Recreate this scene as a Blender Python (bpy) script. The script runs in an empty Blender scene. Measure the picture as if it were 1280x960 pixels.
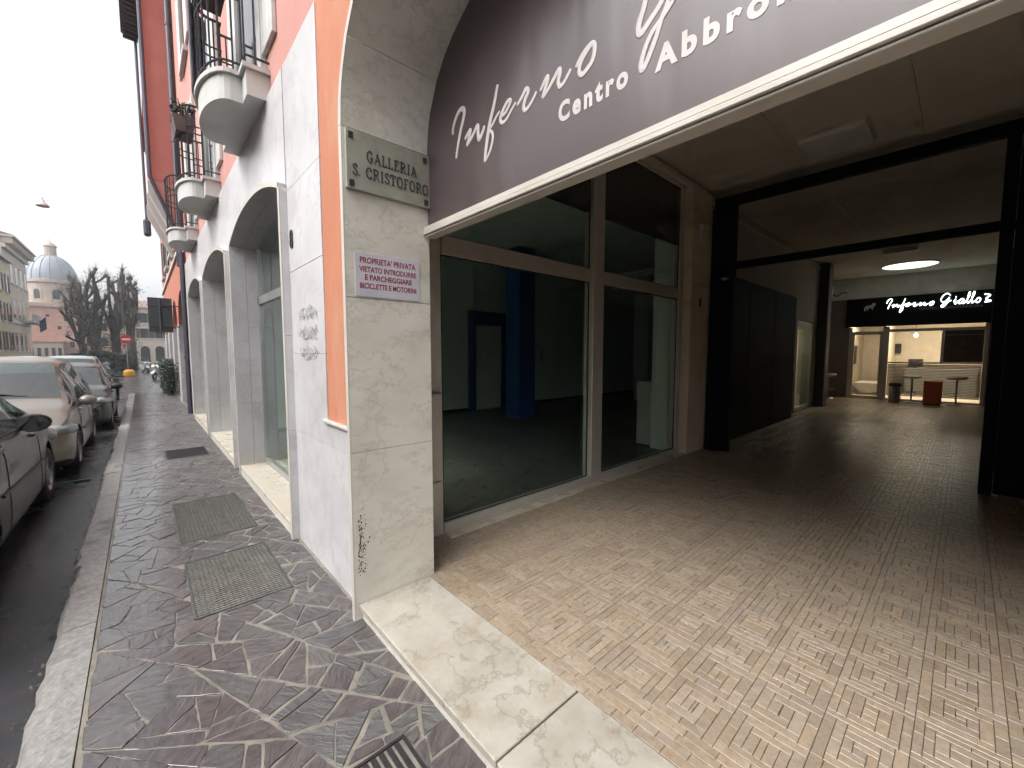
import bpy, math, random
import numpy as np
from mathutils import Vector, Matrix
R = math.radians
sc = bpy.context.scene
col = sc.collection

# ---------------------------------------------------------------- camera
cam_d = bpy.data.cameras.new('camera'); cam = bpy.data.objects.new('camera', cam_d); col.objects.link(cam)
cam_d.sensor_width = 36.0; cam_d.lens = 36 * 511.6 / 1280
cam_d.clip_start = 0.05; cam_d.clip_end = 3000
cam.location = (0, 0, 1.6)
cam.rotation_euler = (R(90) - math.atan(38 / 511.6), 0, R(47.9))
sc.camera = cam

# ---------------------------------------------------------------- sky (overcast) and sun
SUN_EL, SUN_AZ = 50, 178           # degrees, sun stands over the street behind the camera
w = bpy.data.worlds.new('World'); sc.world = w; w.use_nodes = True
nt = w.node_tree; nt.nodes.clear()
out = nt.nodes.new('ShaderNodeOutputWorld'); bg = nt.nodes.new('ShaderNodeBackground')
sky = nt.nodes.new('ShaderNodeTexSky'); sky.sky_type = 'NISHITA'; sky.sun_disc = False
sky.sun_elevation = R(SUN_EL); sky.sun_rotation = R(SUN_AZ); sky.air_density = 1.0; sky.dust_density = 5.0; sky.ozone_density = 1.0
hs = nt.nodes.new('ShaderNodeHueSaturation'); hs.inputs['Saturation'].default_value = 0.12   # a grey cloud deck
nt.links.new(sky.outputs[0], hs.inputs['Color']); nt.links.new(hs.outputs[0], bg.inputs['Color'])
bg.inputs['Strength'].default_value = 0.13
nt.links.new(bg.outputs[0], out.inputs['Surface'])
sun_d = bpy.data.lights.new('sun', 'SUN'); sun = bpy.data.objects.new('sun', sun_d); col.objects.link(sun)
sun_d.energy = 0.7; sun_d.angle = R(60); sun_d.color = (1.0, 0.97, 0.93)
sd = Vector((math.sin(R(SUN_AZ)) * math.cos(R(SUN_EL)), math.cos(R(SUN_AZ)) * math.cos(R(SUN_EL)), math.sin(R(SUN_EL))))
sun.rotation_euler = sd.to_track_quat('Z', 'Y').to_euler()

sc.view_settings.view_transform = 'Standard'; sc.view_settings.look = 'None'
sc.view_settings.gamma = 1.0; sc.view_settings.use_curve_mapping = False
sc.view_settings.exposure = 1.44
sc.render.engine = 'CYCLES'
cy = sc.cycles
cy.use_denoising = True
cy.use_adaptive_sampling = True; cy.adaptive_threshold = 0.03
try: cy.denoiser = 'OPENIMAGEDENOISE'
except Exception: pass
cy.max_bounces = 8; cy.diffuse_bounces = 5; cy.glossy_bounces = 4; cy.transmission_bounces = 6; cy.transparent_max_bounces = 12
cy.caustics_reflective = False; cy.caustics_refractive = False
cy.sample_clamp_indirect = 6.0

# ---------------------------------------------------------------- helpers: materials
def _n(t, typ, **kw):
    n = t.nodes.new(typ)
    for k, v in kw.items():
        if k in n.inputs: n.inputs[k].default_value = v
        else: setattr(n, k, v)
    return n
MATS = {}
def mat(name, c, rough=0.6, c2=None, scale=4.0, detail=6.0, bump=0.0, bscale=60.0, metal=0.0, rand=0.0, island=False,
        stretch=(1, 1, 1), rvar=0.0, spec=0.5, coat=0.0, c3=None, s3=1.0, lo3=0.55, hi3=0.75, ior=None, a3=1.0, vein=None, vs=2.5, va=.6, vw=.02):
    """procedural surface: base colour mottled towards c2 by noise, stained towards c3, value varied per piece, fine relief"""
    m = bpy.data.materials.new(name); m.use_nodes = True; t = m.node_tree
    p = t.nodes['Principled BSDF']
    p.inputs['Metallic'].default_value = metal; p.inputs['Specular IOR Level'].default_value = spec
    p.inputs['Roughness'].default_value = rough; p.inputs['Coat Weight'].default_value = coat; p.inputs['Coat Roughness'].default_value = 0.04
    if ior: p.inputs['IOR'].default_value = ior
    geo = _n(t, 'ShaderNodeNewGeometry'); mp = _n(t, 'ShaderNodeMapping'); mp.inputs['Scale'].default_value = stretch
    t.links.new(geo.outputs['Position'], mp.inputs['Vector'])
    oi = _n(t, 'ShaderNodeObjectInfo')
    c4 = lambda q: (q[0], q[1], q[2], 1)
    last = None
    def noise(s, d=detail, rough=0.6):
        nn = _n(t, 'ShaderNodeTexNoise', Scale=s, Detail=d, Roughness=rough); t.links.new(mp.outputs[0], nn.inputs['Vector']); return nn
    n1 = noise(scale)
    mx = _n(t, 'ShaderNodeMix', data_type='RGBA'); mx.inputs[6].default_value = c4(c); mx.inputs[7].default_value = c4(c2 or [v * 0.82 for v in c])
    rp = _n(t, 'ShaderNodeMapRange'); rp.inputs[1].default_value = 0.35; rp.inputs[2].default_value = 0.68
    t.links.new(n1.outputs[0], rp.inputs[0]); t.links.new(rp.outputs[0], mx.inputs[0]); last = mx.outputs[2]
    if c3:
        n3 = noise(s3, 5.0, 0.65); r3 = _n(t, 'ShaderNodeMapRange'); r3.inputs[1].default_value = lo3; r3.inputs[2].default_value = hi3; r3.inputs[4].default_value = a3
        t.links.new(n3.outputs[0], r3.inputs[0])
        m3 = _n(t, 'ShaderNodeMix', data_type='RGBA'); t.links.new(r3.outputs[0], m3.inputs[0]); t.links.new(last, m3.inputs[6]); m3.inputs[7].default_value = c4(c3); last = m3.outputs[2]
    if vein:                              # thin wandering veins
        nv = noise(vs, 7.0, 0.62); s1 = _n(t, 'ShaderNodeMath', operation='SUBTRACT'); s1.inputs[1].default_value = .5; ab = _n(t, 'ShaderNodeMath', operation='ABSOLUTE')
        t.links.new(nv.outputs[0], s1.inputs[0]); t.links.new(s1.outputs[0], ab.inputs[0])
        rv = _n(t, 'ShaderNodeMapRange'); rv.inputs[2].default_value = vw; rv.inputs[3].default_value = va; rv.inputs[4].default_value = 0; t.links.new(ab.outputs[0], rv.inputs[0])
        mv = _n(t, 'ShaderNodeMix', data_type='RGBA'); t.links.new(rv.outputs[0], mv.inputs[0]); t.links.new(last, mv.inputs[6]); mv.inputs[7].default_value = c4(vein); last = mv.outputs[2]
    if rand:
        hv = _n(t, 'ShaderNodeHueSaturation'); rr = _n(t, 'ShaderNodeMapRange'); rr.inputs[3].default_value = 1 - rand; rr.inputs[4].default_value = 1 + rand
        if island:
            ad = _n(t, 'ShaderNodeMath', operation='ADD'); t.links.new(oi.outputs['Random'], ad.inputs[0]); t.links.new(geo.outputs['Random Per Island'], ad.inputs[1])
            fr = _n(t, 'ShaderNodeMath', operation='FRACT'); t.links.new(ad.outputs[0], fr.inputs[0]); t.links.new(fr.outputs[0], rr.inputs[0]); rs = fr.outputs[0]
        else:
            t.links.new(oi.outputs['Random'], rr.inputs[0]); rs = oi.outputs['Random']
        t.links.new(rr.outputs[0], hv.inputs['Value']); t.links.new(last, hv.inputs['Color'])
        mm = _n(t, 'ShaderNodeMath', operation='MULTIPLY'); mm.inputs[1].default_value = 7.31; ff = _n(t, 'ShaderNodeMath', operation='FRACT')
        t.links.new(rs, mm.inputs[0]); t.links.new(mm.outputs[0], ff.inputs[0])
        sr = _n(t, 'ShaderNodeMapRange'); sr.inputs[3].default_value = 1 - rand; sr.inputs[4].default_value = 1 + rand
        t.links.new(ff.outputs[0], sr.inputs[0]); t.links.new(sr.outputs[0], hv.inputs['Saturation']); last = hv.outputs[0]
    t.links.new(last, p.inputs['Base Color'])
    if rvar:
        nr = noise(scale * 1.7); r4 = _n(t, 'ShaderNodeMapRange'); r4.inputs[1].default_value = 0.3; r4.inputs[2].default_value = 0.7
        r4.inputs[3].default_value = max(0.02, rough - rvar); r4.inputs[4].default_value = min(1, rough + rvar)
        t.links.new(nr.outputs[0], r4.inputs[0]); t.links.new(r4.outputs[0], p.inputs['Roughness'])
    if bump:
        nb = noise(bscale, 4.0); b = _n(t, 'ShaderNodeBump', Strength=1.0, Distance=bump)
        t.links.new(nb.outputs[0], b.inputs['Height']); t.links.new(b.outputs[0], p.inputs['Normal'])
    MATS[name] = m
    return m
def emat(name, c, s):
    m = bpy.data.materials.new(name); m.use_nodes = True; t = m.node_tree; t.nodes.clear()
    o = t.nodes.new('ShaderNodeOutputMaterial'); e = t.nodes.new('ShaderNodeEmission'); e.inputs[0].default_value = (*c, 1); e.inputs[1].default_value = s
    t.links.new(e.outputs[0], o.inputs[0]); return m
def glass(name, tint=(0.72, 0.84, 0.78), rough=0.0, ior=1.5, refl=1.0):
    """flat window glass: tinted see-through pane with a Fresnel mirror on top"""
    m = bpy.data.materials.new(name); m.use_nodes = True; t = m.node_tree; t.nodes.clear()
    o = t.nodes.new('ShaderNodeOutputMaterial'); tr = t.nodes.new('ShaderNodeBsdfTransparent'); tr.inputs[0].default_value = (*tint, 1)
    g = t.nodes.new('ShaderNodeBsdfGlossy'); g.inputs['Roughness'].default_value = rough; g.inputs[0].default_value = (refl, refl, refl, 1)
    f = t.nodes.new('ShaderNodeFresnel'); mx = t.nodes.new('ShaderNodeMixShader')
    ge = t.nodes.new('ShaderNodeNewGeometry'); mr = t.nodes.new('ShaderNodeMapRange'); mr.inputs[3].default_value = ior; mr.inputs[4].default_value = 1 / ior   # same mirror from either side of the sheet
    t.links.new(ge.outputs['Backfacing'], mr.inputs[0]); t.links.new(mr.outputs[0], f.inputs[0])
    t.links.new(f.outputs[0], mx.inputs[0]); t.links.new(tr.outputs[0], mx.inputs[1]); t.links.new(g.outputs[0], mx.inputs[2]); t.links.new(mx.outputs[0], o.inputs[0])
    return m

# ---------------------------------------------------------------- helpers: meshes
class MB:
    def __init__(s): s.v = []; s.f = []; s.sm = False
    def add(s, vs, fs):
        k = len(s.v); s.v += [tuple(map(float, q)) for q in vs]; s.f += [tuple(i + k for i in q) for q in fs]; return s
    def box(s, x0, x1, y0, y1, z0, z1, b=0.0):
        if x0 > x1: x0, x1 = x1, x0
        if y0 > y1: y0, y1 = y1, y0
        if z0 > z1: z0, z1 = z1, z0
        b = min(b, (x1 - x0) * .4, (y1 - y0) * .4, (z1 - z0) * .4)
        if b <= 0:
            return s.add([(x0, y0, z0), (x1, y0, z0), (x1, y1, z0), (x0, y1, z0), (x0, y0, z1), (x1, y0, z1), (x1, y1, z1), (x0, y1, z1)],
                         [(0, 3, 2, 1), (4, 5, 6, 7), (0, 1, 5, 4), (1, 2, 6, 5), (2, 3, 7, 6), (3, 0, 4, 7)])
        vs = []
        idx = {}
        for i, sx in enumerate((0, 1)):
            for j, sy in enumerate((0, 1)):
                for k, sz in enumerate((0, 1)):
                    X = (x0, x1)[sx]; Y = (y0, y1)[sy]; Z = (z0, z1)[sz]; dx = b if sx == 0 else -b; dy = b if sy == 0 else -b; dz = b if sz == 0 else -b
                    idx[(sx, sy, sz, 'x')] = len(vs); vs.append((X, Y + dy, Z + dz))
                    idx[(sx, sy, sz, 'y')] = len(vs); vs.append((X + dx, Y, Z + dz))
                    idx[(sx, sy, sz, 'z')] = len(vs); vs.append((X + dx, Y + dy, Z))
        g = lambda a, bb, c, d: idx[(a, bb, c, d)]
        fs = [(g(0, 0, 0, 'x'), g(0, 0, 1, 'x'), g(0, 1, 1, 'x'), g(0, 1, 0, 'x')), (g(1, 0, 0, 'x'), g(1, 1, 0, 'x'), g(1, 1, 1, 'x'), g(1, 0, 1, 'x')),
              (g(0, 0, 0, 'y'), g(1, 0, 0, 'y'), g(1, 0, 1, 'y'), g(0, 0, 1, 'y')), (g(0, 1, 0, 'y'), g(0, 1, 1, 'y'), g(1, 1, 1, 'y'), g(1, 1, 0, 'y')),
              (g(0, 0, 0, 'z'), g(0, 1, 0, 'z'), g(1, 1, 0, 'z'), g(1, 0, 0, 'z')), (g(0, 0, 1, 'z'), g(1, 0, 1, 'z'), g(1, 1, 1, 'z'), g(0, 1, 1, 'z'))]
        for a in (0, 1):
            for c in (0, 1):
                q = (g(a, c, 0, 'x'), g(a, c, 1, 'x'), g(a, c, 1, 'y'), g(a, c, 0, 'y')); fs.append(q if a == c else q[::-1])
                q = (g(a, 0, c, 'x'), g(a, 0, c, 'z'), g(a, 1, c, 'z'), g(a, 1, c, 'x')); fs.append(q if a == c else q[::-1])
                q = (g(0, a, c, 'y'), g(1, a, c, 'y'), g(1, a, c, 'z'), g(0, a, c, 'z')); fs.append(q if a == c else q[::-1])
                for e in (0, 1):
                    q = (g(a, c, e, 'x'), g(a, c, e, 'y'), g(a, c, e, 'z')); fs.append(q if (a + c + e) % 2 == 0 else q[::-1])
        return s.add(vs, fs)
    def tube(s, pts, r, n=8, caps=True):
        pts = [Vector(p) for p in pts]; rr = r if isinstance(r, (list, tuple)) else [r] * len(pts)
        k = len(s.v); prev = None
        for i, p in enumerate(pts):
            d = (pts[min(i + 1, len(pts) - 1)] - pts[max(i - 1, 0)]); d = d.normalized() if d.length > 1e-9 else Vector((0, 0, 1))
            if prev is None:
                a = d.orthogonal().normalized()
            else:
                a = prev - d * prev.dot(d); a = a.normalized() if a.length > 1e-6 else d.orthogonal().normalized()
            prev = a; b = d.cross(a)
            for j in range(n):
                t = 2 * math.pi * j / n; q = p + (a * math.cos(t) + b * math.sin(t)) * rr[i]; s.v.append(tuple(q))
        for i in range(len(pts) - 1):
            for j in range(n):
                s.f.append((k + i * n + j, k + i * n + (j + 1) % n, k + (i + 1) * n + (j + 1) % n, k + (i + 1) * n + j))
        if caps:
            s.f.append(tuple(k + j for j in range(n))[::-1]); s.f.append(tuple(k + (len(pts) - 1) * n + j for j in range(n)))
        return s
    def lathe(s, prof, n=24, c=(0, 0, 0), axis='z', a0=0, a1=2 * math.pi):
        k = len(s.v); full = abs(a1 - a0 - 2 * math.pi) < 1e-6; m = n if full else n + 1
        for (r, h) in prof:
            for j in range(m):
                t = a0 + (a1 - a0) * j / n; x, y = r * math.cos(t), r * math.sin(t)
                q = (x, y, h) if axis == 'z' else ((x, h, y) if axis == 'y' else (h, x, y))
                s.v.append((c[0] + q[0], c[1] + q[1], c[2] + q[2]))
        for i in range(len(prof) - 1):
            for j in range(n):
                j2 = (j + 1) % m
                s.f.append((k + i * m + j, k + i * m + j2, k + (i + 1) * m + j2, k + (i + 1) * m + j))
        return s
    def prism(s, poly, h0, h1, axis='z'):
        """polygon (2-D list) swept from h0 to h1 along an axis; axis y: poly is (x,z); axis x: poly is (y,z)"""
        n = len(poly); mk = {'z': lambda a, b, h: (a, b, h), 'y': lambda a, b, h: (a, h, b), 'x': lambda a, b, h: (h, a, b)}[axis]
        vs = [mk(a, b, h0) for a, b in poly] + [mk(a, b, h1) for a, b in poly]
        return s.add(vs, [tuple(range(n))[::-1], tuple(range(n, 2 * n))] + [(i, (i + 1) % n, n + (i + 1) % n, n + i) for i in range(n)])
    def ribbon(s, pts, wd, fn, th=0.004, nrm=1):
        """pen stroke of varying width in a plane; fn maps (u,v,depth) to world"""
        P = np.array(pts, float); Wd = wd if hasattr(wd, '__len__') else [wd] * len(P)
        T = np.gradient(P, axis=0); T /= np.maximum(np.linalg.norm(T, axis=1), 1e-9)[:, None]; N = np.stack([-T[:, 1], T[:, 0]], 1)
        k = len(s.v)
        for i in range(len(P)):
            a = P[i] + N[i] * Wd[i] / 2; b = P[i] - N[i] * Wd[i] / 2
            s.v += [fn(a[0], a[1], 0), fn(b[0], b[1], 0), fn(b[0], b[1], th), fn(a[0], a[1], th)]
        for i in range(len(P) - 1):
            a = k + 4 * i; b = a + 4
            for j in range(4): s.f.append((a + j, a + (j + 1) % 4, b + (j + 1) % 4, b + j))
        s.f.append((k, k + 1, k + 2, k + 3)); e = k + 4 * (len(P) - 1); s.f.append((e + 3, e + 2, e + 1, e))
        return s
    def mesh(s, name, smooth=False):
        me = bpy.data.meshes.new(name); me.from_pydata(s.v, [], s.f); me.update()
        if smooth: me.polygons.foreach_set('use_smooth', [True] * len(me.polygons))
        return me
    def obj(s, name, m, parent=None, smooth=False, flip=False):
        me = s.mesh(name, smooth)
        if m: me.materials.append(m)
        return link(name, me, parent)
def link(name, me, parent=None):
    o = bpy.data.objects.new(name, me); col.objects.link(o)
    if parent: o.parent = parent
    return o
def fixnormals(o):
    import bmesh
    b = bmesh.new(); b.from_mesh(o.data); bmesh.ops.recalc_face_normals(b, faces=b.faces[:]); b.to_mesh(o.data); b.free(); return o
def tag(o, label, cat, group=None):
    o['label'] = label; o['category'] = cat
    if group: o['group'] = group
    return o
def struct(o, kind='structure'): o['kind'] = kind; return o
def empty(name, loc=(0, 0, 0), rz=0):
    o = bpy.data.objects.new(name, None); col.objects.link(o); o.location = loc; o.rotation_euler = (0, 0, rz); return o
def copy_tree(o, parent=None):
    c = o.copy(); col.objects.link(c); c.parent = parent
    for ch in list(o.children): copy_tree(ch, c)
    return c
def spline(pts, n=8):
    """Catmull-Rom through 2-D/3-D points"""
    P = [np.array(p, float) for p in pts]; P = [2 * P[0] - P[1]] + P + [2 * P[-1] - P[-2]]; o = []
    for i in range(1, len(P) - 2):
        for j in range(n):
            t = j / n; a, b, c, d = P[i - 1], P[i], P[i + 1], P[i + 2]
            o.append(0.5 * ((2 * b) + (c - a) * t + (2 * a - 5 * b + 4 * c - d) * t * t + (3 * b - a - 3 * c + d) * t ** 3))
    o.append(P[-2]); return [tuple(q) for q in o]
def text_mb(body, size, fn, th=0.002, bold=0.0, sx=1.0, align='LEFT', space=1.0):
    """flat lettering from the built-in font, mapped into place by fn(u,v,depth)"""
    cu = bpy.data.curves.new('t', 'FONT'); cu.body = body; cu.size = size; cu.align_x = align; cu.offset = bold; cu.extrude = th; cu.space_character = space
    cu.resolution_u = 4
    o = bpy.data.objects.new('t', cu); col.objects.link(o)
    dg = bpy.context.evaluated_depsgraph_get(); me = bpy.data.meshes.new_from_object(o.evaluated_get(dg))
    bpy.data.objects.remove(o); bpy.data.curves.remove(cu)
    m = MB(); m.v = [fn(q.co.x * sx, q.co.y, q.co.z) for q in me.vertices]; m.f = [tuple(p.vertices) for p in me.polygons]
    bpy.data.meshes.remove(me); return m
def clip(poly, a, b, c):
    """keep the side a*x+b*y<=c of a convex polygon"""
    o = []; n = len(poly)
    for i in range(n):
        p, q = poly[i], poly[(i + 1) % n]; dp = a * p[0] + b * p[1] - c; dq = a * q[0] + b * q[1] - c
        if dp <= 0: o.append(p)
        if dp * dq < 0:
            t = dp / (dp - dq); o.append((p[0] + t * (q[0] - p[0]), p[1] + t * (q[1] - p[1])))
    return o
def area(p): return 0.5 * sum(p[i][0] * p[(i + 1) % len(p)][1] - p[(i + 1) % len(p)][0] * p[i][1] for i in range(len(p)))
# ================================================================ materials
rnd = random.Random(7)
M = {}
M['asphalt'] = mat('asphalt', (.040, .040, .043), .22, (.022, .022, .025), 1.3, bump=.0025, bscale=140, rvar=.13, c3=(.055, .052, .052), s3=.9, lo3=.5, hi3=.7)
M['mortar'] = mat('mortar', (.25, .23, .195), .6, (.15, .135, .11), 9, bump=.003, bscale=90, rvar=.2)
M['granite'] = mat('granite', (.31, .30, .285), .55, (.18, .175, .165), 28, bump=.006, bscale=55, rand=.08, c3=(.09, .085, .075), s3=2.2, lo3=.56, hi3=.72)
M['marble_white'] = mat('marble_white', (.60, .585, .595), .34, (.51, .495, .50), 2.2, bump=.0006, bscale=30, rand=.035, c3=(.40, .375, .345), s3=2.0, lo3=.54, hi3=.76, a3=.8, vein=(.44, .41, .39), vs=1.6, va=.5, vw=.02)
M['marble_edge'] = mat('marble_edge', (.58, .55, .50), .35, (.50, .46, .40), 3, rand=.03, bump=.0005, bscale=40)
M['travertine'] = mat('travertine', (.70, .67, .60), .38, (.60, .57, .50), 2.6, bump=.0014, bscale=45, rand=.05, c3=(.45, .42, .34), s3=3.4, lo3=.52, hi3=.74, a3=.6, vein=(.42, .38, .30), vs=3.2, va=.45, vw=.02, stretch=(1, 1, 1.6))
M['sill_marble'] = mat('sill_marble', (.54, .50, .43), .30, (.52, .45, .35), 3.0, rvar=.1, bump=.001, bscale=22, c3=(.30, .23, .14), s3=1.1, lo3=.58, hi3=.76, a3=.75)
M['threshold'] = mat('threshold_marble', (.45, .42, .365), .32, (.35, .32, .265), 6, detail=9, rvar=.12, bump=.0012, bscale=30, c3=(.33, .26, .17), s3=5.0, lo3=.54, hi3=.72, a3=.5, rand=.04, vein=(.26, .22, .17), vs=2.2, va=.7, vw=.016)
M['strip'] = mat('stone_strip', (.355, .285, .215), .32, (.275, .215, .155), 30, detail=7, bump=.0010, bscale=70, rand=.11, island=True, rvar=.12, stretch=(1, 1, 1), c3=(.20, .14, .085), s3=2.0, lo3=.55, hi3=.8, a3=.5)
M['grout'] = mat('grout', (.10, .075, .055), .8, bump=.002)
M['pink'] = mat('pink_plaster', (.54, .265, .225), .85, (.48, .23, .195), 1.6, bump=.002, bscale=80, c3=(.57, .32, .28), s3=.7, lo3=.5, hi3=.8)
M['orange'] = mat('orange_plaster', (.52, .205, .115), .85, (.45, .165, .09), 3, bump=.0025, bscale=40, c3=(.54, .28, .18), s3=2.6, lo3=.5, hi3=.75, stretch=(1, 1, .35))
M['red_plaster'] = mat('red_plaster', (.55, .205, .17), .85, (.50, .18, .15), 2, bump=.002)
M['arcade'] = mat('arcade_plaster', (.50, .19, .13), .85, (.44, .16, .11), 2, bump=.002)
M['concrete'] = mat('painted_concrete', (.55, .55, .53), .7, (.48, .48, .46), 3, bump=.001, c3=(.40, .40, .385), s3=1.4)
M['white_paint'] = mat('white_paint', (.62, .61, .60), .5)
M['dark_iron'] = mat('dark_iron', (.045, .045, .055), .5, (.03, .03, .035), 20, metal=.3)
M['pipe'] = mat('pipe_paint', (.085, .085, .11), .45, metal=.4)
M['anod'] = mat('anodised_frame', (.56, .52, .47), .40, (.50, .465, .42), 12, metal=.35, rvar=.08)
M['alu'] = mat('aluminium', (.52, .52, .51), .32, metal=.7)
M['ceiling'] = mat('ceiling_paint', (.72, .66, .56), .8, (.68, .62, .52), 1.5, bump=.0015, bscale=50)
M['wall_in'] = mat('passage_paint', (.60, .55, .47), .75, (.54, .49, .41), 2)
M['black_gate'] = mat('black_gate_paint', (.002, .002, .003), .6, (.003, .003, .004), 8, spec=.06)
M['dark_panel'] = mat('dark_panel', (.05, .05, .045), .55)
M['room_wall'] = mat('room_wall', (.78, .82, .77), .85, (.75, .79, .74), 1)
M['room_ceiling'] = mat('room_ceiling', (.82, .85, .82), .9)
M['room_floor'] = mat('room_floor', (.085, .088, .085), .34, (.06, .062, .06), 6, rvar=.1, rand=.12, island=True)
M['blue'] = mat('blue_paint', (.012, .085, .33), .5, (.010, .07, .28), 2)
M['plastic_white'] = mat('plastic_white', (.60, .60, .58), .45)
M['black'] = mat('black_rubber', (.015, .015, .016), .6, bump=.001)
M['steel'] = mat('steel', (.45, .45, .45), .3, metal=.9)
M['zinc'] = mat('galvanised', (.13, .14, .135), .45, (.08, .088, .085), 14, metal=.5, rvar=.12)
M['rust_dark'] = mat('drain_iron', (.055, .045, .05), .5, (.03, .026, .03), 30, metal=.4)
M['glass'] = glass('shop_glass', (.90, .97, .93), 0.0, 1.45); M['glass_clear'] = glass('clear_glass', (.97, .98, .97), 0.0, 1.4)
M['glass_street'] = glass('street_glass', (.84, .94, .90), 0.0, 1.75)

def wet_stone():
    """purple-grey porphyry, wet and mirror-like towards the kerb, drier by the house wall"""
    m = bpy.data.materials.new('porphyry'); m.use_nodes = True; t = m.node_tree; p = t.nodes['Principled BSDF']; p.inputs['Specular IOR Level'].default_value = 0.95
    geo = _n(t, 'ShaderNodeNewGeometry'); oi = _n(t, 'ShaderNodeObjectInfo')
    ad = _n(t, 'ShaderNodeMath', operation='ADD'); t.links.new(oi.outputs['Random'], ad.inputs[0]); t.links.new(geo.outputs['Random Per Island'], ad.inputs[1])
    fr = _n(t, 'ShaderNodeMath', operation='FRACT'); t.links.new(ad.outputs[0], fr.inputs[0])
    cr = _n(t, 'ShaderNodeValToRGB'); e = cr.color_ramp.elements; e[0].position = 0; e[0].color = (.066, .056, .057, 1); e[1].position = 1; e[1].color = (.090, .083, .080, 1)
    for pos, c in ((.25, (.080, .064, .063, 1)), (.45, (.062, .057, .058, 1)), (.62, (.096, .081, .076, 1)), (.8, (.072, .069, .068, 1))):
        q = e.new(pos); q.color = c
    t.links.new(fr.outputs[0], cr.inputs[0])
    # cleft grain direction turns from stone to stone
    an = _n(t, 'ShaderNodeMath', operation='MULTIPLY'); an.inputs[1].default_value = 6.28; t.links.new(fr.outputs[0], an.inputs[0])
    vr = _n(t, 'ShaderNodeVectorRotate'); vr.rotation_type = 'Z_AXIS'; t.links.new(geo.outputs['Position'], vr.inputs['Vector']); t.links.new(an.outputs[0], vr.inputs['Angle'])
    mp = _n(t, 'ShaderNodeMapping'); mp.inputs['Scale'].default_value = (1, 3.2, 1); t.links.new(vr.outputs[0], mp.inputs['Vector'])
    n1 = _n(t, 'ShaderNodeTexNoise', Scale=11.0, Detail=7.0, Roughness=.62, Distortion=.6); t.links.new(mp.outputs[0], n1.inputs['Vector'])
    r1 = _n(t, 'ShaderNodeMapRange'); r1.inputs[1].default_value = .3; r1.inputs[2].default_value = .72; r1.inputs[3].default_value = .55; r1.inputs[4].default_value = 1.45
    t.links.new(n1.outputs[0], r1.inputs[0])
    hv = _n(t, 'ShaderNodeHueSaturation'); t.links.new(cr.outputs[0], hv.inputs['Color']); t.links.new(r1.outputs[0], hv.inputs['Value']); t.links.new(hv.outputs[0], p.inputs['Base Color'])
    b = _n(t, 'ShaderNodeBump', Strength=1.0, Distance=.012); t.links.new(n1.outputs[0], b.inputs['Height'])
    # wetness
    sp = _n(t, 'ShaderNodeSeparateXYZ'); t.links.new(geo.outputs['Position'], sp.inputs[0])
    nw = _n(t, 'ShaderNodeTexNoise', Scale=1.6, Detail=4.0); t.links.new(geo.outputs['Position'], nw.inputs['Vector'])
    ml = _n(t, 'ShaderNodeMath', operation='MULTIPLY_ADD'); ml.inputs[1].default_value = .9; t.links.new(nw.outputs[0], ml.inputs[0]); t.links.new(sp.outputs[1], ml.inputs[2])
    rw = _n(t, 'ShaderNodeMapRange'); rw.interpolation_type = 'SMOOTHSTEP'; rw.inputs[1].default_value = .42; rw.inputs[2].default_value = 1.05; rw.inputs[3].default_value = .10; rw.inputs[4].default_value = .5
    t.links.new(ml.outputs[0], rw.inputs[0]); t.links.new(rw.outputs[0], p.inputs['Roughness'])
    rb = _n(t, 'ShaderNodeMapRange'); rb.inputs[1].default_value = .10; rb.inputs[2].default_value = .5; rb.inputs[3].default_value = .16; rb.inputs[4].default_value = 1.0
    t.links.new(rw.outputs[0], rb.inputs[0]); t.links.new(rb.outputs[0], b.inputs['Strength']); t.links.new(b.outputs[0], p.inputs['Normal'])
    return m
M['porphyry'] = wet_stone()

# ================================================================ ground, road, kerb
g = MB().add([(-700, -500, -.14), (400, -500, -.14), (400, 500, -.14), (-700, 500, -.14)], [(0, 1, 2, 3)])
struct(g.obj('ground', M['asphalt']))
def road_patch():
    nx, ny = 120, 24; v = []; f = []
    xs = np.concatenate([np.linspace(6, -14, 80), np.linspace(-15, -260, 40)]); ys = np.concatenate([np.linspace(-.452, -2.2, 16), np.linspace(-3, -9.2, 8)])
    for x in xs:
        for y in ys:
            z = -.118 + .010 * math.sin(x * 1.3 + y * 2) + .006 * math.sin(x * 3.1 - y * 5) - .014 * math.exp(-((y + .62) / .16) ** 2)
            v.append((x, y, z))
    for i in range(len(xs) - 1):
        for j in range(len(ys) - 1):
            a = i * len(ys) + j; f.append((a, a + 1, a + len(ys) + 1, a + len(ys)))
    return MB().add(v, f)
road = struct(road_patch().obj('road', M['asphalt'], smooth=True))
M['blue_line'] = mat('blue_road_paint', (.03, .12, .17), .4, (.03, .06, .08), 20, c3=(.03, .03, .033), s3=25, lo3=.42, hi3=.6)
mk = MB()
for (xa, xb, ya, yb) in ((-7.96, -7.91, -.60, -2.4),): mk.box(xa, xb, ya, yb, -.119, -.101)
struct(mk.obj('parking_line_marking', M['blue_line'], road))

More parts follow.
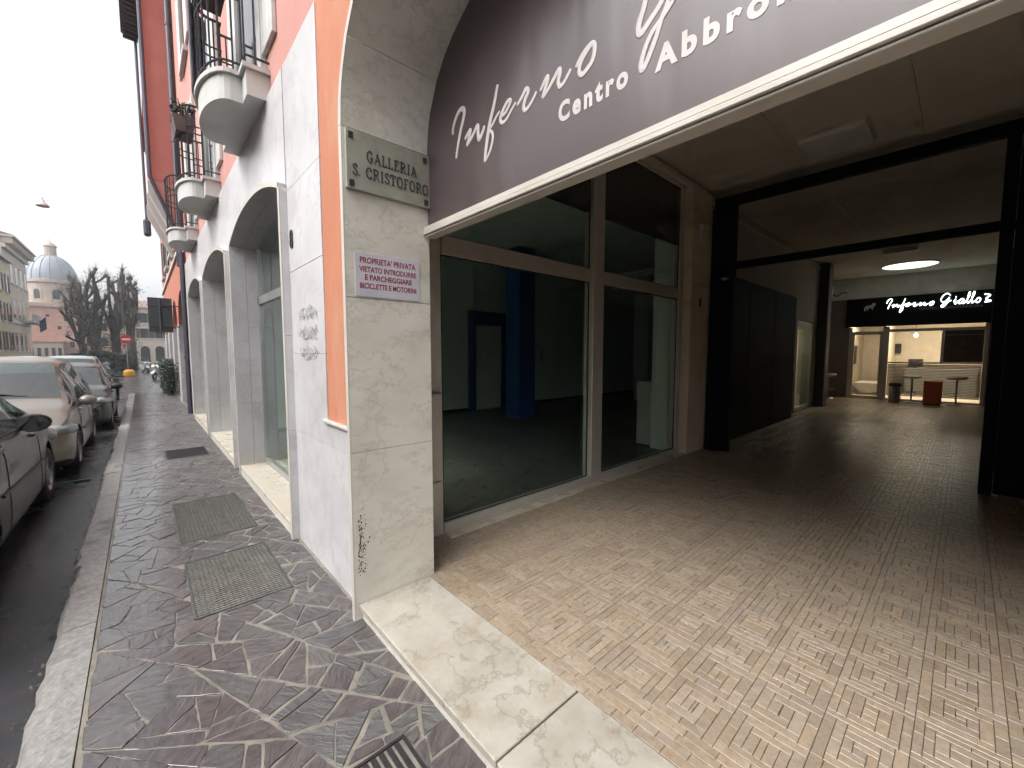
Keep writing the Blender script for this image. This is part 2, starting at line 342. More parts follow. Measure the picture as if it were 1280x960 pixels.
kerb = struct(empty('kerb'))
x = 1.2; k = 0
while x > -22:
    L = rnd.choice([.9, 1.05, 1.2, 1.0]); x1 = x - L
    wob = lambda: rnd.uniform(-.014, .014)
    y_out = -.455 + wob(); n = 10; v = []; f = []
    for i in range(n + 1):
        xx = x - (L - .008) * i / n; e = rnd.uniform(-.012, .012); z = .004 + rnd.uniform(-.004, .004)
        v += [(xx, y_out + e - .012, -.16), (xx, y_out + e, -.03), (xx, y_out + e + .022, z - .006), (xx, -.37 + e * .3, z + .003), (xx, -.278, z), (xx, -.276, -.1)]
    for i in range(n):
        for j in range(5): a = i * 6 + j; f.append((a, a + 6, a + 7, a + 1))
    f += [tuple(range(6)), tuple(range(n * 6 + 5, n * 6 - 1, -1))]
    MB().add(v, f).obj('kerb_stone', M['granite'], kerb); x = x1; k += 1

# ================================================================ crazy paving
XA, XB, YA, YB = -22.5, 1.4, -.262, .935
GR = [(-3.92, -3.02, .16, .70), (-5.55, -4.34, .16, .73), (-8.75, -8.0, .19, .74), (-1.50, -.95, .46, .74)]   # grates set into the pavement
pave = struct(MB().box(XA, XB, YA - .012, 1.0, -.12, -.0032).obj('pavement', M['mortar']))
rp = random.Random(21)
def cut(poly, px, py, nx, ny): c = nx * px + ny * py; return clip(poly, nx, ny, c), clip(poly, -nx, -ny, -c)
work = [[(XA, YA), (XB, YA), (XB, YB), (XA, YB)]]; x = XA
band = []; rest = work[0]
while x < XB + 1.2:                       # long diagonal joints across the pavement ...
    x += rp.uniform(.13, .36); an = R(rp.uniform(-66, -46)); nx, ny = math.cos(an), -math.sin(an); ag = R(rp.uniform(24, 70)); nx, ny = math.cos(ag), -math.sin(ag)
    if len(rest) < 3: break
    l = math.hypot(nx, ny); a_, rest = cut(rest, x, .33, nx / l, ny / l)
    if len(a_) >= 3 and abs(area(a_)) > .01: band.append(a_)
if len(rest) >= 3: band.append(rest)
pieces = []; stack = band
while stack:                              # ... then each band is broken across, again and again, into irregular slabs
    p = stack.pop(); ar = abs(area(p)); cx = sum(q[0] for q in p) / len(p); cyy = sum(q[1] for q in p) / len(p)
    lim = rp.choice([.011, .017, .024, .033, .05]) * (1 if cx > -11 else 1.6)
    if ar < lim: pieces.append(p); continue
    c_ = np.cov(np.array(p).T); ev, evec = np.linalg.eigh(c_); d = evec[:, 1]; an = math.atan2(d[1], d[0]) + rp.uniform(-.75, .75); nx, ny = math.cos(an), math.sin(an)
    ext = math.sqrt(max(ev[1], 1e-6)); o = rp.uniform(-.45, .45) * ext; A_, B_ = cut(p, cx + d[0] * o, cyy + d[1] * o, nx, ny)
    if len(A_) < 3 or len(B_) < 3 or min(abs(area(A_)), abs(area(B_))) < .008: pieces.append(p); continue
    stack += [A_, B_]
cells = []
for poly in pieces:
    pcs = [poly]
    for (gx0, gx1, gy0, gy1) in GR:
        nxt = []
        for p in pcs:
            xs = [q[0] for q in p]; ys = [q[1] for q in p]
            if max(xs) <= gx0 or min(xs) >= gx1 or max(ys) <= gy0 or min(ys) >= gy1: nxt.append(p); continue
            rem = p
            for a, b, c in ((1, 0, gx0), (-1, 0, -gx1), (0, 1, gy0), (0, -1, -gy1)):
                if len(rem) < 3: break
                o = clip(rem, a, b, c)
                if len(o) >= 3 and abs(area(o)) > .004: nxt.append(o)
                rem = clip(rem, -a, -b, -c)
        pcs = nxt
    cells += pcs
def stone_mb(m, poly):
    if area(poly) < 0: poly = poly[::-1]
    # drop very short edges
    q = [p for i, p in enumerate(poly) if math.dist(p, poly[i - 1]) > .02]
    if len(q) < 3: return False
    cx = sum(p[0] for p in q) / len(q); cyy = sum(p[1] for p in q) / len(q)
    wide = min(1, max(0, (cyy - .02) / .35)); ins = [.0018 + (.0012 + .0075 * wide) * rp.random() ** 1.8 + (rp.choice([0, 0, 0, 0, .008]) * wide) for _ in q]; pl = q
    for i in range(len(q)):           # joint widths differ from edge to edge
        a, b = q[i], q[(i + 1) % len(q)]; L = math.dist(a, b); nx, ny = (b[1] - a[1]) / L, -(b[0] - a[0]) / L
        pl = clip(pl, nx, ny, nx * a[0] + ny * a[1] - ins[i])
        if len(pl) < 3: return False
    if abs(area(pl)) < .0014: return False
    o = []
    for i in range(len(pl)):
        a, b = pl[i], pl[(i + 1) % len(pl)]; L = math.dist(a, b)
        if L < .012: continue
        k = 4 if L > .16 else 3 if L > .08 else 2 if L > .04 else 1
        for j in range(k):
            t = j / k + (.0 if j else rp.uniform(.0, .05)); jj = .0042 if j else .002
            o.append((a[0] + (b[0] - a[0]) * t + rp.uniform(-jj, jj), a[1] + (b[1] - a[1]) * t + rp.uniform(-jj, jj)))
    n = len(o)
    if n < 3: return False
    z = rp.uniform(-.0015, .004); tx, ty = rp.uniform(-.006, .006), rp.uniform(-.006, .006)
    top = lambda p: z + (p[0] - cx) * tx + (p[1] - cyy) * ty
    e = .9 - .012
    v = [(p[0], p[1], -.03) for p in o] + [(p[0], p[1], top(p) - .0009 - .0012 * wide) for p in o] + [(cx + (p[0] - cx) * .965, cyy + (p[1] - cyy) * .965, top(p)) for p in o]
    f = [(i, (i + 1) % n, n + (i + 1) % n, n + i) for i in range(n)] + [(n + i, n + (i + 1) % n, 2 * n + (i + 1) % n, 2 * n + i) for i in range(n)] + [tuple(range(2 * n, 3 * n))]
    m.add(v, f); return True
cells.sort(key=lambda p: -(sum(q[0] for q in p) / len(p)))
cnt = 0; far = MB()
for p in cells:
    xm = sum(q[0] for q in p) / len(p)
    if cnt < 290 and xm < .3:
        m = MB()
        if stone_mb(m, p): m.obj('paving_stone', M['porphyry'], pave); cnt += 1
    else: stone_mb(far, p)
struct(far.obj('far_paving_stones', M['porphyry'], pave), 'stuff')

# grates
def pave_grate(i, label, x0, x1, y0, y1, kind):
    cx, cy_ = (x0 + x1) / 2, (y0 + y1) / 2; o = empty('pavement_grate', (cx, cy_, 0)); a, b = (x1 - x0) / 2, (y1 - y0) / 2
    tag(o, label, 'grate', 'grates in the pavement')
    f = MB(); t = .012
    for (xa, xb, ya, yb) in ((-a, a, -b, -b + t), (-a, a, b - t, b), (-a, -a + t, -b + t, b - t), (a - t, a, -b + t, b - t)): f.box(xa, xb, ya, yb, -.03, .005)
    f.obj('frame', M['zinc'] if kind != 'drain' else M['rust_dark'], o)
    MB().box(-a, a, -b, b, -.09, -.05).obj('pit', M['black'], o)
    if kind == 'grid':
        m = MB(); s = .028; n = int(2 * (b - t) / s)
        for k in range(1, n): y = -b + t + 2 * (b - t) * k / n; m.box(-a + t, a - t, y - .0022, y + .0022, -.03, .0015)
        n = int(2 * (a - t) / .028)
        for k in range(1, n): x = -a + t + 2 * (a - t) * k / n; m.box(x - .0022, x + .0022, -b + t, b - t, -.03, .0012)
        struct(m.obj('grid_bars', M['zinc'], o), 'stuff')
    elif kind == 'plate':
        m = MB().box(-a + t, a - t, -b + t, b - t, -.02, .0, .003)
        m.obj('plate', M['rust_dark'], o)
        m = MB()
        for k in range(20):
            x = -a + .03 + (2 * a - .06) * k / 19; m.box(x - .008, x + .008, -b + .03, b - .03, .0, .004)
        struct(m.obj('plate_ribs', M['rust_dark'], o), 'stuff')
    else:
        n = 7
        for k in range(n):
            y = -b + t + .012 + (2 * b - 2 * t - .024) * (k + .5) / n
            MB().box(-a + t, a - t, y - .011, y + .011, -.03, .001, .002).obj('bar', M['rust_dark'], o)
pave_grate(0, 'galvanised grid grate nearest the marble pillar', *GR[0], 'grid')
pave_grate(1, 'galvanised grid grate in front of the glazed shop window niche', *GR[1], 'grid')
pave_grate(2, 'dark ribbed metal cover farther down the pavement by the door niche', *GR[2], 'plate')
pave_grate(3, 'dark slotted iron drain beside the marble threshold step', *GR[3], 'drain')

# litter in the gutter
lm = MB(); rl = random.Random(4)
for i in range(240):
    x = -rl.uniform(2, 14); y = -.47 - abs(rl.gauss(0, .035)); z = -.117 + rl.uniform(0, .02); s = rl.uniform(.006, .02); a = rl.uniform(0, 6.28)
    dx, dy = math.cos(a) * s, math.sin(a) * s
    lm.add([(x - dx, y - dy, z), (x + dy * .5, y - dx * .5, z + .006), (x + dx, y + dy, z + rl.uniform(0, .015)), (x - dy * .5, y + dx * .5, z + .004)], [(0, 1, 2), (0, 2, 3)])
M['litter'] = mat('leaf_litter', (.05, .038, .026), .8, (.12, .10, .075), 40, rand=.3, island=True)
lo = struct(lm.obj('gutter_litter', M['litter']), 'stuff'); lo['label'] = 'small dead leaves and dirt lying along the kerb'

# ================================================================ marble threshold and passage floor
thr = struct(empty('threshold'))
for xa, xb in ((-2.358, -1.080), (-1.075, .20), (.205, 1.45), (1.455, 2.598)):
    v = []; xa_, xb_ = xa, xb - .004
    MB().box(xa_, xb_, .895, 1.372, .062, .1005, .004).obj('threshold_slab', M['threshold'], thr)
    MB().box(xa_, xb_, .915, 1.37, -.05, .060).obj('riser_slab', M['travertine'], thr)
fl = struct(MB().box(-2.86, 3.1, 1.372, 17.9, -.1, .092).obj('passage_floor', M['grout']))
FX0, FX1, MOD = -2.86, 3.1, .255
strips = []           # (x0,x1,y0,y1)
rs = random.Random(5)
y = 1.374
for row in range(4):  # border in running bond along the threshold
    x = FX0 - rs.uniform(0, .12); hgt = rs.choice([.042, .048])
    while x < FX1:
        L = rs.uniform(.10, .175); strips.append((max(x, FX0), min(x + L, FX1), y, y + hgt)); x += L
    y += hgt
y0 = y
def split(x0, x1, y0, y1, out, lvl=0):
    """nested squares of strips: ring after ring, each laid like a pinwheel"""
    w_ = x1 - x0; h_ = y1 - y0; t = rs.uniform(.028, .047)
    if min(w_, h_) < .075:
        n = max(1, round(w_ / .045)); 
        if rs.random() < .5:
            for k in range(n): out.append((x0 + w_ * k / n, x0 + w_ * (k + 1) / n, y0, y1))
        else:
            n = max(1, round(h_ / .045))
            for k in range(n): out.append((x0, x1, y0 + h_ * k / n, y0 + h_ * (k + 1) / n))
        return
    kind = rs.random()
    def cutx(a, b, c, d):
        L = b - a
        if L > .15 and rs.random() < .6:
            m = a + L * rs.uniform(.35, .65); out.append((a, m, c, d)); out.append((m, b, c, d))
        else: out.append((a, b, c, d))
    def cuty(a, b, c, d):
        L = d - c
        if L > .15 and rs.random() < .6:
            m = c + L * rs.uniform(.35, .65); out.append((a, b, c, m)); out.append((a, b, m, d))
        else: out.append((a, b, c, d))
    if kind < .7:
        cutx(x0, x1 - t, y0, y0 + t); cuty(x1 - t, x1, y0, y1 - t); cutx(x0 + t, x1, y1 - t, y1); cuty(x0, x0 + t, y0 + t, y1)
        split(x0 + t, x1 - t, y0 + t, y1 - t, out, lvl + 1)
    elif kind < .85:
        cuty(x0, x0 + t, y0, y1); cuty(x1 - t, x1, y0, y1); split(x0 + t, x1 - t, y0, y1, out, lvl + 1)
    else:
        cutx(x0, x1, y0, y0 + t); cutx(x0, x1, y1 - t, y1); split(x0, x1, y0 + t, y1 - t, out, lvl + 1)
ox = -.824 - 8 * MOD
while y0 < 17.88:
    x = ox
    while x < FX1:
        xa, xb = max(x, FX0), min(x + MOD, FX1); ya, yb = y0, min(y0 + MOD, 17.89)
        if xb - xa > .03 and yb - ya > .03: split(xa, xb, ya, yb, strips)
        x += MOD
    y0 += MOD
def strip_mb(m, s):
    x0, x1, ya, yb = s; g_ = .0011; z = .1 + rs.uniform(-.0012, .0012); c = .0015
    x0 += g_; x1 -= g_; ya += g_; yb -= g_
    if x1 - x0 < .006 or yb - ya < .006: return
    m.add([(x0, ya, .088), (x1, ya, .088), (x1, yb, .088), (x0, yb, .088), (x0, ya, z - c), (x1, ya, z - c), (x1, yb, z - c), (x0, yb, z - c),
           (x0 + c, ya + c, z), (x1 - c, ya + c, z), (x1 - c, yb - c, z), (x0 + c, yb - c, z)],
          [(0, 1, 5, 4), (1, 2, 6, 5), (2, 3, 7, 6), (3, 0, 4, 7), (4, 5, 9, 8), (5, 6, 10, 9), (6, 7, 11, 10), (7, 4, 8, 11), (8, 9, 10, 11)])
# the 290 strips that show largest in the view stay single
def size_in_view(s):
    cx, cy_ = (s[0] + s[1]) / 2, (s[2] + s[3]) / 2; a = R(47.9)
    dep = -math.sin(a) * cx + math.cos(a) * cy_; lat = math.cos(a) * cx + math.sin(a) * cy_
    if dep < .3 or abs(lat / dep) > 1.25 or 1.4 / dep > .92: return 0
    return (s[1] - s[0]) * (s[3] - s[2]) / dep ** 3
strips.sort(key=size_in_view, reverse=True)
for s in strips[:290]:
    m = MB(); strip_mb(m, s)
    if m.v: m.obj('floor_strip', M['strip'], fl)
m = MB()
for s in strips[290:]: strip_mb(m, s)
struct(m.obj('floor_strips', M['strip'], fl), 'stuff')
print('stones', cnt, 'strips', len(strips))
# ================================================================ corner building (house no. 8)
FY = .95
bld = tag(empty('corner_house', (-6, 1.2, 0)), 'pink house with white marble ground floor, arched openings and small curved balconies', 'building')
bld.location = (0, 0, 0)
AM = np.array([(0, 2.85), (.012, 2.98), (.04, 3.09), (.12, 3.24), (.21, 3.345), (.28, 3.40), (.39, 3.465), (.48, 3.505), (.8, 3.60), (1.4, 3.71), (2.0, 3.76), (2.48, 3.775)])
def arch_main(u): return float(np.interp((1 - abs(u)) * 2.48, AM[:, 0], AM[:, 1]))
def arch_niche(u): return 2.95 + .21 * (1 - abs(u) ** 2.2)
def prof(x0, x1, fn, n=44):
    c, h = (x0 + x1) / 2, (x1 - x0) / 2
    us = [-math.cos(math.pi * i / n) for i in range(n + 1)]
    return [(c + h * u, fn(u)) for u in us]
def spandrel(m, P, ztop, y0, y1, xa=None, xb=None):
    """solid above an arch curve up to ztop; optional wings to xa / xb"""
    n = len(P)
    v = []
    for (x, z) in P: v += [(x, y0, z), (x, y0, ztop), (x, y1, z), (x, y1, ztop)]
    f = []
    for i in range(n - 1):
        a = 4 * i; b = a + 4
        f += [(a, b, b + 1, a + 1), (a + 2, a + 3, b + 3, b + 2), (a, a + 2, b + 2, b), (a + 1, b + 1, b + 3, a + 3)]
    f += [(0, 1, 3, 2), (4 * n - 4, 4 * n - 2, 4 * n - 1, 4 * n - 3)]
    m.add(v, f); return m
def arch_slab(P, i0, i1, th, y0, y1):
    """one curved lining slab of the soffit, th thick, from y0 to y1"""
    Q = np.array(P[i0:i1 + 1]); A = np.array(P); T = np.gradient(A, axis=0); T /= np.linalg.norm(T, axis=1)[:, None]; N = np.stack([-T[:, 1], T[:, 0]], 1)[i0:i1 + 1]
    m = MB(); k = len(Q); v = []
    Q = Q.copy(); d = (Q[1] - Q[0]); Q[0] += d / np.linalg.norm(d) * .0012; d = (Q[-2] - Q[-1]); Q[-1] += d / np.linalg.norm(d) * .0012
    for q, n_ in zip(Q, N):
        o = q + n_ * th; v += [(q[0], y0, q[1]), (o[0], y0, o[1]), (q[0], y1, q[1]), (o[0], y1, o[1])]
    f = []
    for i in range(k - 1):
        a = 4 * i; b = a + 4; f += [(a, b, b + 1, a + 1), (a + 2, a + 3, b + 3, b + 2), (a, a + 2, b + 2, b), (a + 1, b + 1, b + 3, a + 3)]
    f += [(0, 1, 3, 2), (4 * k - 4, 4 * k - 2, 4 * k - 1, 4 * k - 3)]
    return m.add(v, f)
ZT = 3.90
OPEN = [(-2.36, 2.60, arch_main), (-6.33, -3.85, arch_niche), (-9.42, -6.80, arch_niche), (-12.5, -9.9, arch_niche)]
core = MB()
for xa, xb in ((-3.85, -2.395), (-6.80, -6.33), (-9.9, -9.42), (-13.75, -12.5), (2.635, 6.5)):
    core.box(xa + .03, xb - .03, .985, 1.36 if xb < -2.3 or xa < 0 else 1.36, -.1, ZT)
for (xa, xb, fn) in OPEN:
    P = [(x, z + .035) for x, z in prof(xa - .03, xb + .03, fn)]; spandrel(core, P, ZT, .985, 1.36)
core.obj('wall', M['pink'], bld)
up = MB().box(-13.75, 6.5, .985, 1.36, ZT + .002, 12.2); up.obj('upper_wall', M['pink'], bld)
MB().box(-13.8, 6.6, .55, 1.6, 12.2, 12.45).obj('eave', M['dark_iron'], bld)
# rest of the house body, so that the rooms and passage are roofed
MB().box(-13.75, 6.5, 1.37, 30, 4.30, 12.1).obj('house_body', M['pink'], bld)

# cladding: marble slabs on the piers
def courses(xa, xb, zs, m, y0=FY, y1=.984):
    for a, b in zip(zs[:-1], zs[1:]):
        MB().box(xa + .0012, xb - .0012, y0 + rnd.uniform(-.0015, .0015), y1, a + .0012, b - .0012, .0015).obj('cladding_slab', m, bld)
ZS = [-.02, .95, 1.6, 2.27, 2.92, ZT]
courses(-3.81, -2.985, ZS, M['marble_white'])
courses(-2.985, -2.398, [-.02, .95, 1.115], M['marble_white'])
MB().box(-3.03, -2.40, .925, .984, 1.117, 1.137, .003).obj('ledge', M['marble_edge'], bld)
MB().box(-2.982, -2.398, .958, .984, 1.14, ZT).obj('plaster_panel', M['orange'], bld)['label'] = 'orange plaster panel beside the passage arch'
courses(2.64, 3.2, [-.02, .95, 1.115], M['marble_white']); MB().box(2.64, 3.22, .958, .984, 1.12, ZT).obj('plaster_panel', M['orange'], bld)
courses(3.22, 5.4, ZS, M['marble_white'])
courses(-6.78, -6.37, [-.02, 1.0, 1.85, 2.92], M['marble_white']); courses(-9.87, -9.45, [-.02, 1.0, 1.85, 2.92], M['marble_white']); courses(-13.73, -12.53, ZS[:-1], M['marble_white'])
def spandrel_slab(xa, xb, fn, ml, mr, m, z0=2.92, y0=FY):
    P = [(x, z + .03) for x, z in prof(xa - .02, xb + .02, fn)]
    o = spandrel(MB(), P, ZT, y0, .984)
    if ml: o.box(xa - ml, xa - .0205, y0, .984, z0, ZT)
    if mr: o.box(xb + .0205, xb + mr, y0, .984, z0, ZT)
    return o.obj('spandrel_slab', m, bld)
spandrel_slab(-6.33, -3.85, arch_niche, .45, 0, M['marble_white'])
spandrel_slab(-9.42, -6.80, arch_niche, .45, 0, M['marble_white'])
spandrel_slab(-12.5, -9.9, arch_niche, 1.23, 0, M['marble_white'])
spandrel_slab(-2.36, 2.60, arch_main, 0, 0, M['orange'], y0=.958)
# linings of the openings
def lining(xa, xb, fn, zs, y0, y1, th, m, nsl, far_only=False):
    zsp = fn(1.0)
    for a, b in zip(zs[:-1], zs[1:]):
        for side in (0, 1):
            X0, X1 = ((xa - th, xa) if side == 0 else (xb, xb + th))
            MB().box(X0, X1, y0, y1, a + .0012, b - .0012, .002).obj('jamb_slab', m, bld)
    P = prof(xa, xb, fn, 60); cuts = [round(60 * k / nsl) for k in range(nsl + 1)]
    for a, b in zip(cuts[:-1], cuts[1:]): arch_slab(P, a, b, th, y0, y1).obj('soffit_slab', m, bld)
def edges(xa, xb, fn, y0, th, m, zb=-.02):
    """pale polished front edge of the lining"""
    P = prof(xa + .0005, xb - .0005, fn, 60)
    arch_slab(P, 0, 60, th + .004, y0 - .006, y0 - .0005).obj('arch_edge', m, bld)
    for X0, X1 in ((xa - th - .002, xa + .0005), (xb - .0005, xb + th + .002)): MB().box(X0, X1, y0 - .006, y0 - .0005, zb, fn(1) - .001).obj('jamb_edge', m, bld)
lining(-2.36, 2.60, arch_main, [-.02, 1.02, 1.92, 2.85], .875, 1.415, .034, M['travertine'], 10)
edges(-2.36, 2.60, arch_main, .875, .034, M['marble_edge'])
for (xa, xb, fn) in OPEN[1:]:
    lining(xa, xb, fn, [-.02, .95, 1.75, 2.95], .895, 1.06, .045, M['marble_white'], 3)
    lining(xa + .0, xb - .0, fn, [.0, .95, 1.95, 2.95], 1.063, 1.34, .06, M['marble_white'], 3)
    edges(xa, xb, fn, .895, .045, M['marble_edge'])
    MB().box(xa + .002, xb - .002, .905, 1.34, -.03, .095).obj('sill_riser', M['travertine'], bld)
    MB().box(xa + .002, xb - .002, .895, 1.34, .097, .128, .004).obj('sill_slab', M['sill_marble'], bld)
# glazing of the first niche: part of the corner shop
def niche_window(xa, xb, yb, zt):
    wn = empty('window', (0, 0, 0)); wn.parent = bld
    for (a, b, c, d) in ((xa, xb, .129, .20), (xa, xb, 2.24, 2.34), (xa, xa + .05, .201, 3.2), (xb - .05, xb, .201, 3.2)):
        MB().box(a, b, yb - .03, yb + .03, c, d, .003).obj('frame', M['alu'], wn)
    MB().box(xa + .051, xb - .051, yb - .004, yb + .004, .201, 2.239).obj('pane', M['glass_street'], wn)
    MB().box(xa + .051, xb - .051, yb - .004, yb + .004, 2.341, 3.2).obj('pane', M['glass_street'], wn)
niche_window(-6.33, -3.85, 1.21, 3.2)
def niche_door(xa, xb, yb):
    d = empty('door', (0, 0, 0)); d.parent = bld
    mid = xa + .9
    for (a, b, c, e) in ((xa, xb, 2.35, 2.45), (xa, xa + .07, .13, 2.349), (xb - .07, xb, .13, 2.349), (mid, mid + .07, .13, 2.349), (mid + .9, mid + .97, .13, 2.349)):
        MB().box(a, b, yb - .03, yb + .03, c, e, .003).obj('frame', M['anod'], d)
    for a, b in ((xa + .071, mid - .001), (mid + .071, mid + .899), (mid + .971, xb - .071)): MB().box(a, b, yb - .004, yb + .004, .14, 2.349).obj('pane', M['glass_street'], d)
    MB().box(xa, xb, yb - .004, yb + .004, 2.451, 3.2).obj('pane', M['glass_street'], d)
    MB().tube([(mid + .84, yb - .08, .75), (mid + .84, yb - .08, 1.45)], .016).tube([(mid + .84, yb - .03, .8), (mid + .84, yb - .08, .8)], .01).tube([(mid + .84, yb - .03, 1.4), (mid + .84, yb - .08, 1.4)], .01).obj('handle', M['steel'], d)
niche_door(-9.42, -6.80, 1.30); niche_door(-12.5, -9.9, 1.30)

# balconies
M['door_wood'] = mat('shutter_paint', (.58, .58, .56), .5, (.50, .50, .48), 6)
M['door_glass'] = mat('dark_pane', (.03, .035, .035), .08)
def outline(xc, e=0.0):
    p = [(xc + .70 + e, .985), (xc + .70 + e, .80 - e), (xc + .51 + e, .80 - e), (xc + .51 + e, .705)]
    for i in range(1, 14):
        t = math.pi * i / 14; p.append((xc + (.51 + e) * math.cos(t), .705 - (.175 + e) * math.sin(t)))
    p += [(xc - .51 - e, .705), (xc - .51 - e, .80 - e), (xc - .70 - e, .80 - e), (xc - .70 - e, .985)]
    return p
def balcony(xc):
    b = empty('balcony', (0, 0, 0)); b.parent = bld
    fixnormals(MB().prism(outline(xc), 3.87, 4.085).obj('slab', M['concrete'], b)); fixnormals(MB().prism(outline(xc, .03), 4.087, 4.125).obj('rim', M['concrete'], b))
    rail = outline(xc, .0)
    for z, r in ((4.20, .011), (4.75, .010), (4.85, .010), (5.13, .016), ):
        MB().tube([(x, y, z) for x, y in rail], r, 6).obj('rail', M['dark_iron'], b)
    # evenly spaced bars along the outline
    L = [0]
    for p, q in zip(rail[:-1], rail[1:]): L.append(L[-1] + math.dist(p, q))
    n = int(L[-1] / .105)
    for k in range(1, n):
        s = L[-1] * k / n; i = max(j for j in range(len(L)) if L[j] <= s); i = min(i, len(rail) - 2); t = (s - L[i]) / (L[i + 1] - L[i])
        x = rail[i][0] + t * (rail[i + 1][0] - rail[i][0]); y = rail[i][1] + t * (rail[i + 1][1] - rail[i][1])
        MB().box(x - .007, x + .007, y - .007, y + .007, 4.126, 5.13).obj('bar', M['dark_iron'], b)
    d = empty('balcony_door', (0, 0, 0)); d.parent = bld
    for (x0, x1, z0, z1) in ((xc - .62, xc - .5, 4.13, 6.6), (xc + .5, xc + .62, 4.13, 6.6), (xc - .5, xc + .5, 6.48, 6.6)): MB().box(x0, x1, .93, .984, z0, z1, .004).obj('frame', M['white_paint'], d)
    MB().box(xc - .5, xc + .5, .965, .984, 4.13, 6.479).obj('pane', M['door_glass'], d)
    for sx in (-1, 1):
        m = MB()
        for k in range(3): x = xc + sx * (.66 + .14 * k); m.box(x - .065, x + .065, .945, .983, 4.3, 6.55, .004)
        m.obj('shutter', M['door_wood'], d)
for xc in (-5.05, -8.12, -11.2): balcony(xc)
# upper windows
for xc in (-5.05, -8.12, -11.2):
    wn = empty('window', (0, 0, 0)); wn.parent = bld
    MB().box(xc - .45, xc + .45, .965, .984, 7.7, 9.3).obj('pane', M['door_glass'], wn); MB().box(xc - .55, xc + .55, .90, .984, 7.58, 7.68, .005).obj('sill', M['concrete'], wn)
    for sx in (-1, 1): MB().box(xc + sx * .72 - .25, xc + sx * .72 + .25, .94, .983, 7.7, 9.3, .004).obj('shutter', M['door_wood'], wn)
# downpipe at the end of the house
dp = MB().tube([(-13.82, .90, 0), (-13.82, .90, 12.2)], .055, 10)
for z in (1.5, 4.2, 7.0, 9.8): dp.lathe([(.056, z - .03), (.07, z - .03), (.07, z + .03), (.056, z + .03)], 10, (-13.82, .90, 0))
dp.obj('downpipe', M['pipe'], bld)
# house number and old graffiti on the pier
pl = lambda u, v, d: (u, FY - .006 - d, v)
n8 = text_mb('8', .20, lambda u, v, d: (-3.755 + u * .95, .944 - d, 2.455 + v), .002, .003); tag(n8.obj('house_number', M['black']), 'black number 8 on the white marble pier', 'house number')
M['graffiti'] = mat('graffiti_grey', (.30, .30, .32), .7, (.50, .50, .51), 30)
gm = MB(); rg = random.Random(3)
for (zz, n, hh) in ((1.86, 9, .09), (1.72, 10, .08), (1.57, 9, .08)):
    for k in range(n):
        u = -3.55 + .42 * k / n + rg.uniform(-.015, .015); pts = spline([(u + rg.uniform(-.02, .03), zz + hh * t + rg.uniform(-.018, .018)) for t in (0, .35, .7, 1)], 4); gm.ribbon(pts, rg.uniform(.006, .012), pl, .0015)
    gm.ribbon(spline([(-3.56, zz + .03), (-3.4, zz + rg.uniform(-.02, .06)), (-3.25, zz + .03), (-3.12, zz + .05)], 5), .005, pl, .0015)
tag(gm.obj('graffiti', M['graffiti']), 'faded grey scrawl on the white marble pier beside the orange panel', 'graffiti')

rg = random.Random(9); sp_ = MB()
for k in range(150):
    yy = .90 + abs(rg.gauss(0, .028)); zz = rg.uniform(.30, .62) + rg.gauss(0, .03); r_ = rg.uniform(.0012, .0048); n_ = 6
    sp_.add([(-2.3594, yy + r_ * math.cos(a) * rg.uniform(.6, 1.3), zz + r_ * 1.4 * math.sin(a)) for a in [2 * math.pi * i / n_ for i in range(n_)]], [tuple(range(n_))])
struct(sp_.obj('paint_splatter', M['black'], bld), 'stuff')
